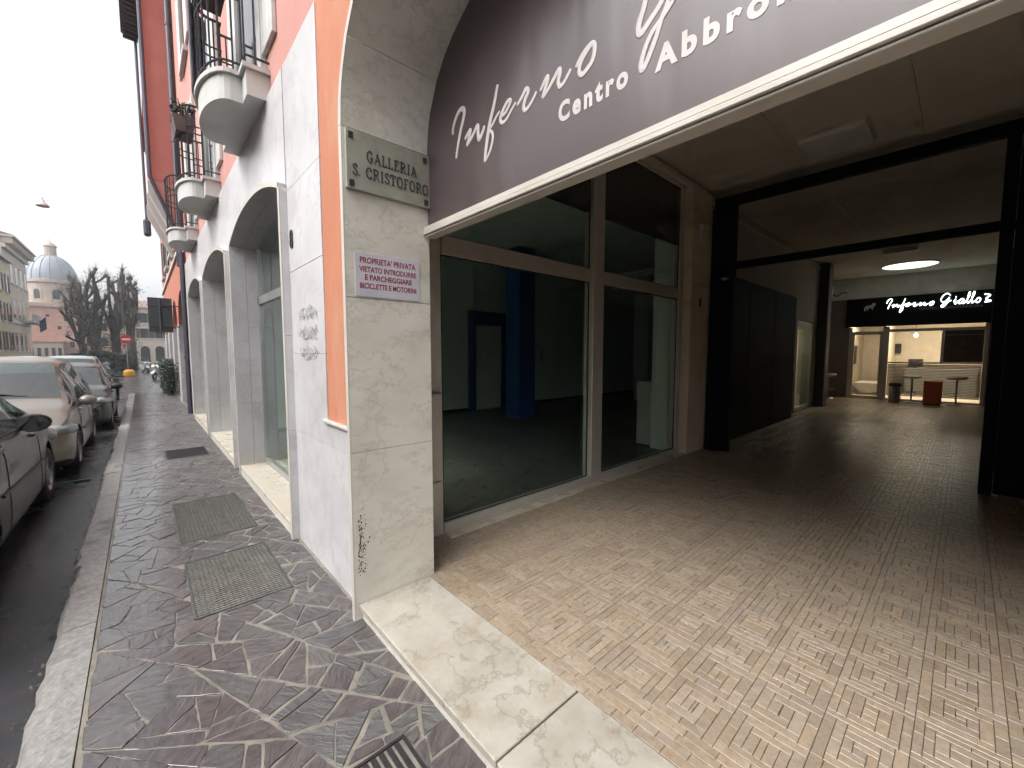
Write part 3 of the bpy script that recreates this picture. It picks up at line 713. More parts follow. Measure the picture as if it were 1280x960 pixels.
# ================================================================ signs at the passage mouth
# plaque of the gallery
JX = -2.36
pq = empty('marble_plaque', (JX, 1.15, 2.68)); pq.location = (0, 0, 0)
tag(pq, 'weathered marble plaque lettered GALLERIA S. CRISTOFORO on the pillar', 'plaque')
M['plaque'] = mat('plaque_marble', (.34, .335, .28), .45, (.25, .245, .20), 9, c3=(.15, .14, .11), s3=4, lo3=.5, hi3=.75, a3=.7, bump=.0008)
MB().box(JX + .001, JX + .026, .885, 1.408, 2.515, 2.835, .003).obj('slab', M['plaque'], pq)
M['letters'] = mat('letter_black', (.035, .035, .035), .6, (.07, .07, .065), 40)
GLY = {  # serif capitals: strokes (points, relative width), box 1 high
 'G': ([[(.78, .78), (.62, .97), (.36, .97), (.12, .72), (.12, .3), (.35, .04), (.62, .04), (.76, .16)], [(.76, .16), (.76, .42)], [(.58, .43), (.92, .43)]], .95),
 'A': ([[(.1, .03), (.47, .98)], [(.45, .98), (.86, .03)], [(.24, .36), (.70, .36)], [(0, .02), (.22, .02)], [(.70, .02), (1.0, .02)]], .98),
 'L': ([[(.2, 0), (.2, 1)], [(.04, .98), (.38, .98)], [(.04, .03), (.7, .03)], [(.7, .02), (.73, .25)]], .78),
 'E': ([[(.2, 0), (.2, 1)], [(.04, .97), (.68, .97)], [(.04, .03), (.72, .03)], [(.2, .52), (.55, .52)], [(.68, .98), (.69, .78)], [(.72, .02), (.75, .25)]], .8),
 'R': ([[(.2, 0), (.2, 1)], [(.04, .02), (.38, .02)], [(.04, .97), (.5, .97), (.72, .85), (.72, .63), (.5, .5), (.2, .5)], [(.46, .5), (.82, .03)], [(.78, .02), (.97, .02)]], .95),
 'I': ([[(.25, 0), (.25, 1)], [(.07, .02), (.43, .02)], [(.07, .98), (.43, .98)]], .5),
 'S': ([[(.62, .74), (.6, .88), (.4, .98), (.2, .9), (.14, .74), (.25, .58), (.5, .46), (.64, .3), (.58, .1), (.38, .02), (.16, .1), (.1, .28)]], .74),
 'C': ([[(.8, .74), (.66, .95), (.4, .97), (.13, .74), (.13, .28), (.4, .04), (.66, .05), (.82, .25)], [(.8, .66), (.8, .86)]], .9),
 'T': ([[(.42, 0), (.42, 1)], [(.04, .97), (.82, .97)], [(.22, .02), (.62, .02)], [(.04, .97), (.03, .76)], [(.82, .97), (.83, .76)]], .86),
 'O': ([[(.5, .98), (.22, .9), (.1, .5), (.22, .1), (.5, .02), (.78, .1), (.9, .5), (.78, .9), (.5, .98)]], 1.0),
 'F': ([[(.2, 0), (.2, 1)], [(.04, .97), (.7, .97)], [(.04, .02), (.4, .02)], [(.2, .52), (.56, .52)], [(.7, .98), (.71, .76)]], .76),
 '.': ([[(.1, 0), (.1, .12)]], .3), ' ': ([], .4)}
def serif(text, u0, v0, h, fn, m, sp=1.0, wd=.13):
    n = len(text); gap = h * .10; kx = (sp - gap * (n - 1)) / sum(GLY[c][1] for c in text); u = u0
    for ch in text:
        ss, adv = GLY[ch]
        for s in ss:
            pts = [(u + a * kx, v0 + b * h) for a, b in s]
            if len(pts) > 3: pts = spline(pts, 4)
            thick = wd if (len(s) == 2 and abs(s[0][0] - s[1][0]) < .06 and abs(s[0][1] - s[1][1]) > .5) or len(s) > 3 else wd * .55
            if ch == 'A' and s[0][0] > .4 and s[0][1] > .9: thick = wd
            m.ribbon(pts, h * thick * 1.1, fn, .004)
        u += adv * kx + gap
    return u
pf = lambda u, v, d: (JX + .0265 + d, u, v)
lt = MB()
serif('GALLERIA', 1.0, 2.683, .060, pf, lt, .315, .115); serif('S. CRISTOFORO', .918, 2.592, .060, pf, lt, .475, .115)
lt.obj('lettering', M['letters'], pq)
cl = MB()
for yy, zz in ((.912, 2.80), (1.372, 2.80), (.912, 2.545), (1.378, 2.545)): cl.box(JX + .0265, JX + .031, yy - .014, yy + .014, zz - .018, zz + .018, .002)
cl.obj('fixing_plates', M['rust_dark'], pq)
# no-parking notice
nz = empty('notice_sign'); tag(nz, 'white notice with red lettering PROPRIETA PRIVATA under the marble plaque', 'sign')
M['notice'] = mat('notice_white', (.62, .61, .66), .35); M['notice_red'] = mat('notice_red', (.30, .03, .07), .5)
MB().box(JX + .001, JX + .006, .925, 1.335, 1.93, 2.18, .001).obj('board', M['notice'], nz)
nf = lambda u, v, d: (JX + .0063 + d, u, v)
tm = MB()
for txt, wdt, zb, h in (("PROPRIETA' PRIVATA", .355, 2.122, .034), ('VIETATO INTRODURRE', .36, 2.073, .031), ('E PARCHEGGIARE', .30, 2.027, .031), ('BICICLETTE E MOTORINI', .36, 1.978, .031)):
    q = text_mb(txt, h * 1.38, lambda u, v, d: (u, v, d), .0006, .0010); mx = max(p[0] for p in q.v); s = wdt / mx
    q.v = [nf(1.13 - wdt / 2 + p[0] * s, zb + p[1], p[2]) for p in q.v]; tm.add(q.v, q.f)
tm.obj('lettering', M['notice_red'], nz)

# arched shop sign over the passage
sg = empty('arched_shop_sign'); tag(sg, 'brown arched fascia sign lettered Inferno Giallo Centro Abbronzatura over the passage', 'sign')
def sign_mat():
    m = mat('brown_vinyl', (.082, .061, .062), .26, (.080, .060, .061), 2, c3=(.105, .082, .082), s3=3.5, lo3=.5, hi3=.8, stretch=(1, 1, .3), spec=.6)
    t = m.node_tree; p = t.nodes['Principled BSDF']; geo = _n(t, 'ShaderNodeNewGeometry'); mp = _n(t, 'ShaderNodeMapping'); mp.inputs['Scale'].default_value = (1, 1, .22)
    n = _n(t, 'ShaderNodeTexNoise', Scale=4.0, Detail=2.0); b = _n(t, 'ShaderNodeBump', Strength=1.0, Distance=.0085)
    t.links.new(geo.outputs['Position'], mp.inputs[0]); t.links.new(mp.outputs[0], n.inputs['Vector']); t.links.new(n.outputs[0], b.inputs['Height']); t.links.new(b.outputs[0], p.inputs['Normal']); return m
M['vinyl'] = sign_mat(); M['vinyl_white'] = mat('vinyl_white', (.62, .58, .56), .45)
SY = 1.405
P = prof(-2.357, 2.597, lambda u: arch_main(u) - .004, 70)
poly = [(-2.357, 2.402)] + [(x, z) for x, z in P] + [(2.597, 2.402)]
fixnormals(MB().prism(poly, SY, SY + .03, 'y').obj('panel', M['vinyl'], sg))
for (ya, yb, za, zb) in ((1.372, 1.46, 2.372, 2.400), (1.366, 1.47, 2.350, 2.3705), (1.378, 1.45, 2.338, 2.3485)):
    MB().box(-2.358, 2.598, ya, yb, za, zb, .003).obj('trim', M['marble_edge'], sg)
# hand-script, pen strokes in the plane of the panel (x, z)
SCR = [([(-2.0641, 2.865), (-2.0635, 2.8964), (-2.0405, 2.9356), (-2.005, 2.9664), (-1.9707, 2.9695), (-1.9501, 2.9458), (-1.9633, 2.9045), (-1.9896, 2.8534), (-2.0214, 2.7693), (-2.0337, 2.7203)], 0.021),
 ([(-1.9481, 2.7951), (-1.9188, 2.8145), (-1.8959, 2.8243), (-1.9068, 2.7937), (-1.932, 2.754)], 0.019),
 ([(-1.932, 2.754), (-1.8787, 2.7855), (-1.831, 2.824), (-1.8268, 2.7817), (-1.8179, 2.7477), (-1.7857, 2.775), (-1.7705, 2.8001)], 0.019),
 ([(-1.6624, 2.9566), (-1.6905, 2.8716), (-1.7229, 2.8031), (-1.7452, 2.733), (-1.7627, 2.6596), (-1.7705, 2.6131)], 0.021),
 ([(-1.7705, 2.6131), (-1.726, 2.6556), (-1.702, 2.7124), (-1.7125, 2.7468), (-1.7428, 2.7629)], 0.014),
 ([(-1.7428, 2.7629), (-1.7052, 2.7787), (-1.6699, 2.8074), (-1.6458, 2.8207)], 0.012),
 ([(-1.6357, 2.7891), (-1.6023, 2.7963), (-1.5696, 2.8237), (-1.5664, 2.8387), (-1.589, 2.8404), (-1.6255, 2.8102), (-1.6425, 2.7793), (-1.6277, 2.7564), (-1.5957, 2.7603), (-1.5568, 2.7896), (-1.5265, 2.8112)], 0.016),
 ([(-1.519, 2.7918), (-1.4823, 2.8178), (-1.4554, 2.8413), (-1.4407, 2.8228), (-1.4612, 2.7967), (-1.4731, 2.7663), (-1.461, 2.7461), (-1.4345, 2.7538), (-1.403, 2.7789), (-1.3861, 2.7982)], 0.017),
 ([(-1.363, 2.7878), (-1.3387, 2.8143), (-1.3201, 2.8297), (-1.3173, 2.8117), (-1.3357, 2.7792), (-1.3491, 2.7513)], 0.018),
 ([(-1.3491, 2.7513), (-1.3116, 2.7758), (-1.2755, 2.8067), (-1.2493, 2.8275), (-1.2461, 2.8072), (-1.2548, 2.7789), (-1.2455, 2.7536), (-1.2247, 2.7576), (-1.2005, 2.7783), (-1.1826, 2.7978)], 0.018),
 ([(-1.1581, 2.7875), (-1.1354, 2.8124), (-1.1044, 2.8338), (-1.0718, 2.8408), (-1.0615, 2.8148), (-1.0728, 2.7741), (-1.103, 2.7521), (-1.1262, 2.7456), (-1.1402, 2.7667), (-1.1306, 2.7963), (-1.0998, 2.8247), (-1.0739, 2.8396)], 0.018),
 ([(-0.785, 2.9508), (-0.8142, 2.9354), (-0.8356, 2.8791), (-0.8473, 2.839), (-0.8621, 2.8029), (-0.8667, 2.7754), (-0.8603, 2.7593), (-0.8453, 2.7636), (-0.8201, 2.785), (-0.794, 2.8049), (-0.7719, 2.829), (-0.7504, 2.8554)], 0.02),
 ([(-0.7377, 2.8475), (-0.7582, 2.7982), (-0.7764, 2.7631), (-0.7947, 2.7154), (-0.8203, 2.6641), (-0.8385, 2.6359), (-0.8481, 2.63), (-0.8512, 2.6558), (-0.835, 2.7015), (-0.812, 2.7365), (-0.786, 2.757), (-0.7545, 2.7819), (-0.7362, 2.7992), (-0.7213, 2.8124)], 0.018),
 ([(-0.62, 2.81), (-0.585, 2.88), (-0.6, 2.8), (-0.59, 2.755), (-0.56, 2.78), (-0.535, 2.83)], 0.018),
 ([(-0.585, 2.925), (-0.575, 2.94)], 0.018),
 ([(-0.43, 2.86), (-0.47, 2.88), (-0.52, 2.82), (-0.515, 2.76), (-0.48, 2.77), (-0.43, 2.87), (-0.445, 2.78), (-0.43, 2.75), (-0.39, 2.81)], 0.018),
 ([(-0.39, 2.8), (-0.33, 2.95), (-0.325, 3.04), (-0.345, 3.0), (-0.365, 2.83), (-0.35, 2.755), (-0.31, 2.81)], 0.018),
 ([(-0.31, 2.8), (-0.25, 2.95), (-0.245, 3.04), (-0.265, 3.0), (-0.285, 2.83), (-0.27, 2.755), (-0.23, 2.81)], 0.018),
 ([(-0.145, 2.88), (-0.185, 2.86), (-0.205, 2.8), (-0.185, 2.755), (-0.145, 2.78), (-0.125, 2.84), (-0.145, 2.88)], 0.018)]
sf = lambda u, v, d: (u, SY - .0015 - d, v)
for st, wd in SCR:
    pts = spline(st, 6); n = len(pts); m = MB()
    m.tube([(u, 0, v) for u, v in pts], [.66 * wd * (.62 + .38 * math.sin(math.pi * min(1, max(0, i / (n - 1)))) ** .5) for i in range(n)], 8); m.v = [(a, SY - .001 + b * .08, c) for a, b, c in m.v]
    m.obj('script_stroke', M['vinyl_white'], sg, True)
for txt, x0, wdt in (('Centro', -1.250, .345), ('Abbronzatura', -.790, .80)):
    q = text_mb(txt, .098, lambda u, v, d: (u, v, d), .0006, .0044, 1, 'LEFT', 1.36); mx = max(p[0] for p in q.v); s = wdt / mx
    q.v = [sf(x0 + p[0] * s, 2.606 + p[1] * 1.12 - (.0 if txt == 'Centro' else .008), p[2]) for p in q.v]; q.obj('lettering', M['vinyl_white'], sg)
# ================================================================ passage shell
ceil = struct(MB().box(-9.2, 3.4, 1.365, 22.6, 4.112, 4.298).obj('ceiling', M['ceiling']))
for xa, xb in ((-2.74, -1.572), (-1.566, -.452), (-.446, .70), (.706, 1.85), (1.856, 3.05)):
    ys = [1.45, 3.6, 6.05, 8.6, 11.2, 13.8, 17.88]
    for a, b in zip(ys[:-1], ys[1:]): MB().box(xa, xb, a + .002, b - .002, 4.10, 4.1115, .002).obj('ceiling_panel', M['ceiling'], ceil)
struct(MB().box(3.1, 3.3, 1.37, 22, .0, 4.11).obj('wall_right', M['wall_in']))
wl = MB().box(-3.1, -2.87, 6.56, 11.3, 0, 4.11).box(-3.1, -2.87, 13.95, 14.2, 0, 4.11).box(-3.1, -2.87, 11.3, 13.95, 2.45, 4.11)
struct(wl.obj('wall_left', M['wall_in']))
struct(MB().box(-3.6, -3.36, 14.6, 18.1, 0, 4.11).box(-3.36, -3.101, 14.2, 14.6, 0, 4.11).obj('wall_left_rear', M['wall_in']))
struct(MB().box(-2.99, -2.64, 14.201, 14.62, .09, 4.10, .006).obj('pillar', M['dark_panel']))
struct(MB().box(-3.36, -2.86, 14.2, 18, 0, .095).obj('floor_rear', M['strip']))
# cornice along the left wall
cn = struct(MB().box(-2.868, -2.76, 1.45, 6.5, 3.99, 4.065, .01).obj('cornice', M['ceiling'])); MB().box(-2.868, -2.82, 1.45, 14.2, 3.94, 3.989, .006).obj('fillet', M['ceiling'], cn)
# short return between arch pier and shop window
struct(MB().box(-2.9, -2.394, 1.362, 1.415, .0, 4.1).obj('wall_return', M['travertine']))

# ---------------------------------------------------------------- shop front along the passage
M['dark_gloss'] = mat('dark_glass_panel', (.045, .045, .04), .12)
sf_ = empty('shop_front'); tag(sf_, 'tall bronze framed glass shop front along the left of the passage', 'shop front')
WX = -2.86
def fr(y0, y1, z0, z1, d=.04, name='frame'): MB().box(WX - .05, WX + d, y0, y1, z0, z1, .004).obj(name, M['anod'], sf_)
fr(1.42, 1.80, .095, 4.0, .02, 'side_panel')
fr(1.802, 5.90, .1, .195); fr(1.802, 3.73, 2.39, 2.535, .035, 'transom'); fr(3.93, 5.80, 2.39, 2.535, .035, 'transom')
fr(3.732, 3.928, .195, 4.0, .07, 'mullion'); fr(5.802, 5.90, .196, 4.0)
for a, b in ((1.802, 3.73), (3.93, 5.80)): MB().box(WX - .05, WX + .02, a, b, 3.16, 3.99, .004).obj('head_panel', M['dark_gloss'], sf_)
for y0, y1 in ((1.80, 3.732), (3.928, 5.802)):
    for z0, z1 in ((.19, 2.392), (2.533, 3.162)):
        pn = MB().box(WX - .008, WX + .002, y0, y1, z0, z1).obj('pane', M['glass'], sf_)
        bd = MB()
        for a, b, c, e in ((y0, y1, z0, z0 + .014), (y0, y1, z1 - .014, z1), (y0, y0 + .012, z0, z1), (y1 - .012, y1, z0, z1)): bd.box(WX + .003, WX + .012, a, b, c, e)
        bd.obj('bead', M['black'], pn)
MB().box(WX + .041, WX + .14, 1.80, 5.94, .1, .113, .002).obj('foot_strip', M['sill_marble'], sf_)
for za, zb in ((.55, .56), (1.28, 1.30)): MB().box(WX + .021, WX + .045, 1.45, 1.77, za, zb).obj('bracket', M['steel'], sf_)

# stone pilaster after the shop front
M['warm_stone'] = mat('warm_stone', (.74, .63, .49), .45, (.66, .55, .42), 3, c3=(.32, .23, .15), s3=2, a3=.6)
pil = struct(empty('pilaster'))
for z0, z1 in ((.095, .72), (.72, 2.62), (2.62, 3.99)):
    MB().box(-2.95, -2.715, 5.945, 6.555, z0 + .0015, z1 - .0015, .006).obj('pilaster_slab', M['warm_stone'], pil)
tag(MB().box(-2.714, -2.69, 6.17, 6.29, 3.18, 3.50, .006).box(-2.7139, -2.68, 6.20, 6.26, 3.42, 3.46, .004).obj('wall_box', M['plastic_white']), 'small cream wall box high on the stone pilaster', 'wall box')
tag(MB().box(-2.714, -2.70, 6.22, 6.26, 2.30, 2.42, .003).obj('bell_push', M['black']), 'small dark bell push on the stone pilaster', 'bell push')

# ---------------------------------------------------------------- folding gate
gt = empty('folding_gate'); tag(gt, 'black steel gate frame across the passage with folded side leaves', 'gate')
GY = 6.58
def gbar(x0, x1, z0, z1, n, y0=GY, y1=GY + .09): MB().box(x0, x1, y0, y1, z0, z1, .004).obj(n, M['black_gate'], gt)
gbar(-2.68, 3.09, 3.79, 3.93, 'top_rail'); gbar(-2.37, .16, 2.86, 2.955, 'transom'); gbar(.262, 2.98, 2.86, 2.955, 'transom'); gbar(2.982, 3.09, .1, 3.789, 'post')
gbar(-2.495, -2.372, .1, 3.789, 'post'); gbar(.162, .26, .1, 3.789, 'post'); gbar(-2.71, -2.50, .1, 3.789, 'side_post'); pass
def leaf(x, y0, y1):
    lf = empty('leaf', (0, 0, 0)); lf.parent = gt
    n = 3; dy = (y1 - y0) / n
    for k in range(n):
        a = y0 + dy * k; MB().box(x - .015, x + .015, a + .01, a + dy - .01, .13, 2.85).obj('sheet', M['black_gate'], lf)
        m = MB()
        for (p, q, r, s) in ((a + .005, a + .06, .12, 2.87), (a + dy - .06, a + dy - .005, .12, 2.87), (a + .06, a + dy - .06, .12, .2), (a + .06, a + dy - .06, 2.79, 2.87), (a + .06, a + dy - .06, 1.2, 1.27)): m.box(x - .018, x + .018, p, q, r, s)
        m.obj('leaf_frame', M['black_gate'], lf)
for k in range(2): gbar(.265 + 1.36 * k, .265 + 1.355 * (k + 1), .12, 2.855, 'closed_leaf', GY + .02, GY + .07); gbar(.265 + 1.36 * k, .265 + 1.355 * (k + 1), 2.96, 3.785, 'upper_panel', GY + .02, GY + .07)
leaf(-2.66, 6.70, 11.1); leaf(.33, 6.70, 11.1)
MB().box(-2.52, -2.44, 6.50, 6.579, 2.70, 2.73, .004).obj('latch', M['steel'], gt)

# ---------------------------------------------------------------- lamps on the passage ceiling
M['diffuser_off'] = mat('diffuser', (.85, .83, .78), .5)
lp = empty('square_ceiling_light'); tag(lp, 'unlit square ceiling light before the black gate', 'ceiling light')
MB().box(-1.46, -.85, 5.80, 6.42, 4.03, 4.0995, .012).obj('diffuser', M['diffuser_off'], lp); MB().box(-1.475, -.835, 5.785, 6.435, 4.075, 4.0993, .004).obj('rim', M['white_paint'], lp)
lp = empty('round_ceiling_light'); tag(lp, 'large round lit ceiling light near the back shop', 'ceiling light')
M['lamp_on'] = emat('lamp_on', (1.0, .97, .80), .75)
MB().lathe([(0, 4.05), (.54, 4.05), (.575, 4.062)], 40, (-1.2, 16.1, 0)).obj('diffuser', M['lamp_on'], lp, True); MB().lathe([(.576, 4.06), (.60, 4.056), (.605, 4.0995)], 40, (-1.2, 16.1, 0)).obj('rim', M['white_paint'], lp, True)
lp = empty('emergency_light'); tag(lp, 'narrow rectangular emergency light behind the gate', 'ceiling light')
MB().box(-1.48, -.88, 13.40, 13.55, 3.985, 4.0995, .01).obj('housing', M['plastic_white'], lp); MB().box(-1.44, -1.40, 13.396, 13.4, 4.0, 4.03).box(-.96, -.92, 13.396, 13.4, 4.0, 4.03).obj('clip', M['steel'], lp)

# ---------------------------------------------------------------- room behind the shop front
struct(MB().box(-9.0, -2.93, 1.345, 14.5, -.05, .093).obj('room_floor_bed', M['black']))
tl = MB()
for i in range(10):
    for j in range(22):
        x0 = -8.74 + i * .6; y0 = 1.37 + j * .6; x1 = min(x0 + .6, -2.94); y1 = min(y0 + .6, 14.3)
        if x1 > x0: tl.box(x0 + .002, x1 - .002, y0 + .002, y1 - .002, .0935, .1)
struct(tl.obj('room_floor_tiles', M['room_floor']), 'stuff')
struct(MB().box(-9.0, -8.76, 1.4, 14.4, .09, 4.1).box(-8.76, -3.1, 14.3, 14.4, .09, 4.1).obj('room_wall', M['room_wall']))
struct(MB().box(-3.3, -2.955, 5.95, 6.6, .09, 4.0).box(-3.18, -3.105, 6.6, 12.15, .09, 4.0).obj('room_wall_side', M['room_wall']))
struct(MB().box(-9.0, -2.93, 1.37, 14.4, 4.0, 4.1).obj('room_ceiling', M['room_ceiling']))
struct(MB().box(-8.76, -8.745, 1.4, 14.3, .10, .17).obj('room_skirting', M['black']))
struct(MB().box(-7.27, -6.80, 6.37, 6.87, .1, 3.999).obj('column', M['blue']))
dr = empty('doorway'); tag(dr, 'blue door surround on the back wall of the empty shop', 'doorway')
MB().box(-8.744, -8.70, 6.34, 6.58, .1, 2.35).obj('jamb', M['blue'], dr); MB().box(-8.744, -8.70, 7.47, 7.75, .1, 2.35).obj('jamb', M['blue'], dr); MB().box(-8.744, -8.698, 6.34, 7.75, 2.351, 2.72).obj('header', M['blue'], dr)
MB().box(-8.744, -8.73, 6.581, 7.469, .1, 2.35).obj('door_leaf', M['room_wall'], dr)
MB().tube([(-8.73, 7.38, 1.1), (-8.69, 7.38, 1.1), (-8.69, 7.28, 1.1)], .01, 6).obj('handle', M['steel'], dr)
tag(MB().box(-8.745, -8.70, 9.0, 9.18, 1.35, 1.72, .01).box(-8.70, -8.69, 9.03, 9.15, 1.4, 1.47).obj('wall_unit', M['plastic_white']), 'small white unit on the wall beside the blue column', 'wall unit')
struct(MB().box(-7.15, -6.7, 11.8, 12.2, .1, 3.999).obj('room_pillar', M['room_wall']))
ds = empty('white_cabinet'); tag(ds, 'white counter cabinet just inside the shop window', 'cabinet')
MB().box(-3.56, -3.31, 5.96, 6.45, .14, 1.12, .005).obj('body', M['plastic_white'], ds); MB().box(-3.57, -3.302, 5.95, 6.46, 1.122, 1.15, .004).obj('top', M['plastic_white'], ds); MB().box(-3.55, -3.32, 5.97, 6.44, .1, .139).obj('plinth', M['black'], ds)
tag(MB().box(-3.42, -3.33, 6.1, 6.3, 1.151, 1.17, .004).box(-3.36, -3.34, 6.11, 6.29, 1.17, 1.36, .004).obj('card_terminal', M['black']), 'small black device on the white cabinet', 'device')
st = empty('strip_light'); tag(st, 'fluorescent strip light on the empty shop ceiling', 'ceiling light')
M['tube'] = mat('tube_glass', (.75, .78, .75), .3)
MB().box(-5.45, -4.2, 8.05, 8.2, 3.34, 3.40, .005).tube([(-5.2, 8.12, 3.40), (-5.2, 8.12, 4.0)], .006, 5).tube([(-4.45, 8.12, 3.40), (-4.45, 8.12, 4.0)], .006, 5).obj('housing', M['plastic_white'], st); MB().tube([(-5.4, 8.12, 3.32), (-4.25, 8.12, 3.32)], .018).obj('tube', M['tube'], st)
gb = MB()
for k in range(26):
    y = 1.9 + .1 * k; gb.box(-5.4, -5.1, y, y + .05, 3.92, 3.999)
struct(gb.obj('ceiling_grille', M['plastic_white']), 'stuff')['label'] = 'slatted air grille on the shop ceiling'

# ---------------------------------------------------------------- lit side shop behind the gate
sd_ = empty('side_shop_front'); tag(sd_, 'narrow lit glass door in the left wall past the folded gate', 'shop front')
M['cream'] = mat('cream_wall', (.66, .60, .50), .8); M['lit_panel'] = emat('lit_panel', (1.0, .93, .70), 1.2)
MB().box(-3.1, -2.88, 11.32, 12.3, .1, 2.44, .004).obj('wall_panel', M['dark_panel'], sd_)
for y0, y1, z0, z1 in ((12.302, 13.94, 2.30, 2.44), (12.302, 13.94, .1, .2), (12.302, 12.4, .2, 2.3), (13.85, 13.94, .2, 2.3)): MB().box(-2.95, -2.89, y0, y1, z0, z1, .003).obj('frame', M['anod'], sd_)
MB().box(-2.925, -2.915, 12.4, 13.85, .2, 2.3).obj('pane', M['glass'], sd_)
MB().box(-4.6, -4.55, 12.2, 14.1, .1, 2.6).box(-4.55, -3.1, 14.05, 14.1, .1, 2.6).box(-4.55, -3.19, 12.2, 12.25, .1, 2.6).box(-4.6, -3.1, 12.2, 14.1, 2.55, 2.6).box(-4.6, -3.1, 12.2, 14.1, .03, .095).obj('room', M['cream'], sd_)
MB().box(-4.2, -3.5, 12.6, 13.7, 2.50, 2.549).obj('light_panel', M['lit_panel'], sd_)
MB().box(-4.5, -4.2, 12.4, 13.9, 1.0, 1.05).box(-4.5, -4.2, 12.4, 13.9, 1.5, 1.55).box(-4.5, -4.2, 12.4, 13.9, .5, .55).obj('shelf', M['plastic_white'], sd_)

# ---------------------------------------------------------------- tanning shop at the end of the passage
BY = 17.9
struct(MB().box(-3.36, -2.70, BY, BY + .1, .0, 4.11).box(.34, 3.1, BY, BY + .1, 0, 4.11).box(-2.70, .34, BY, BY + .1, 3.30, 4.11).obj('wall_back', mat('mauve_wall', (.20, .155, .15), .7)))
struct(MB().box(-3.355, 3.09, BY - .012, BY - .001, 3.42, 4.099).obj('wall_back_top', M['room_ceiling']))
ts = empty('tanning_shop_front'); tag(ts, 'lit shop front with glass door and striped window at the passage end', 'shop front')
def tf(x0, x1, z0, z1, n='frame', m='anod', y0=BY - .02, y1=BY + .05): return MB().box(x0, x1, y0, y1, z0, z1, .003).obj(n, M[m], ts)
tf(-2.699, -2.62, .1, 2.47); tf(-1.84, -1.69, .1, 2.47); tf(.33, .41, .1, 2.47); tf(-2.619, -1.841, 2.22, 2.33); tf(-2.619, -1.841, .1, .2); tf(-1.689, .329, .1, .16); tf(-1.689, .329, 2.29, 2.38); tf(-.52, -.46, 1.34, 2.289); tf(-1.689, .329, 1.29, 1.339)
d = empty('door', (0, 0, 0)); d.parent = ts
MB().box(-2.618, -1.842, BY + .01, BY + .02, .201, 2.219).obj('pane', M['glass_clear'], d)
for a, b in ((-2.619, -2.55), (-1.91, -1.841)): MB().box(a, b, BY - .01, BY + .04, .201, 2.219).obj('stile', M['anod'], d)
MB().tube([(-1.88, BY - .05, .9), (-1.88, BY - .05, 1.4)], .014).obj('handle', M['steel'], d)
MB().box(-1.688, -.521, BY + .01, BY + .02, 1.34, 2.289).obj('pane', M['glass_clear'], ts); MB().box(-1.688, .328, BY + .01, BY + .02, .161, 1.289).obj('pane', M['glass_clear'], ts)
for a, b in ((-2.618, -1.842), (-1.689, .329)): MB().box(a, b, BY + .01, BY + .02, 2.381, 2.468).obj('toplight', M['glass_clear'], ts)
stp = MB()
for k in range(22): z = .26 + k * .046; stp.box(-1.68, .32, BY + .004, BY + .0085, z, z + .037)
M['frost'] = mat('frosted_vinyl', (.22, .23, .23), .7); struct(stp.obj('frosted_stripes', M['frost'], ts), 'stuff')
M['poster'] = mat('poster_brown', (.055, .03, .03), .4, (.075, .045, .04), 5)
MB().box(-.458, .328, BY + .0, BY + .02, 1.341, 2.288).obj('poster', M['poster'], ts)
MB().box(-.44, .31, BY - .004, BY - .0005, 2.14, 2.165).obj('poster_line', M['frost'], ts)
M['poster_ink'] = mat('poster_ink', (.16, .09, .08), .5); bf = lambda u, v, d: (u, BY - .0012 - d, v)
pk = MB()
for k in range(5):
    a = k * 1.2566; pk.ribbon(spline([(-.06 + .02 * math.cos(a), 1.93 + .02 * math.sin(a)), (-.06 + .1 * math.cos(a + .3), 1.93 + .1 * math.sin(a + .3)), (-.06 + .14 * math.cos(a + .7), 1.93 + .1 * math.sin(a + .7))], 5), .02, bf, .0005)
pk.ribbon([(-.3, 1.72), (.18, 1.73)], .02, bf, .0005); pk.ribbon([(-.2, 1.66), (.08, 1.665)], .018, bf, .0005); pk.obj('poster_print', M['poster_ink'], ts)
# interior of the tanning shop
MB().box(-2.9, -2.85, BY + .1, 22, .05, 3.0).box(.6, .65, BY + .1, 22, .05, 3.0).box(-2.9, .65, 22, 22.1, .05, 3.0).box(-2.9, .65, BY + .1, 22.1, 2.95, 3.02).box(-2.9, .65, BY + .05, 22.1, .0, .09).obj('room', M['cream'], ts)
MB().box(-1.95, -1.88, 19.0, 22, .091, 2.949).obj('partition', M['cream'], ts)
MB().box(-1.5, .3, 21.2, 21.9, .091, 1.05, .01).obj('counter', M['white_paint'], ts)
MB().box(-2.75, -2.0, 19.2, 19.9, 2.92, 2.949).box(-1.6, .3, 19.4, 20.2, 2.92, 2.949).obj('light_panel', emat('shop_light', (1.0, .84, .64), 9.0), ts)
tb = empty('tanning_bed', (-2.35, 20.6, .09)); tag(tb, 'white rounded tanning bed seen through the glass door', 'tanning bed')
v = [(.42 * math.cos(t), .42 + .34 * math.sin(t)) for t in [math.pi + math.pi * i / 16 for i in range(17)]]
fixnormals(MB().prism(v, -.9, .9, 'y').obj('shell', M['plastic_white'], tb)); MB().box(-.3, .3, -.7, .7, 0.0, .12, .02).obj('base', M['white_paint'], tb)
MB().box(-.42, .42, -.9, .9, .421, .44, .005).obj('bed_top', M['diffuser_off'], tb)
tag(MB().box(-2.15, -1.70, 21.85, 21.92, 1.62, 1.98, .01).box(-1.95, -1.9, 21.9, 22, 1.75, 1.85).obj('wall_monitor', M['black']), 'black wall screen seen through the glass door', 'monitor')
tag(MB().box(-1.45, -1.05, 21.4, 21.44, 1.13, 1.4, .008).box(-1.3, -1.2, 21.38, 21.48, 1.051, 1.13).obj('desk_monitor', M['black']), 'black desk monitor on the shop counter', 'monitor')
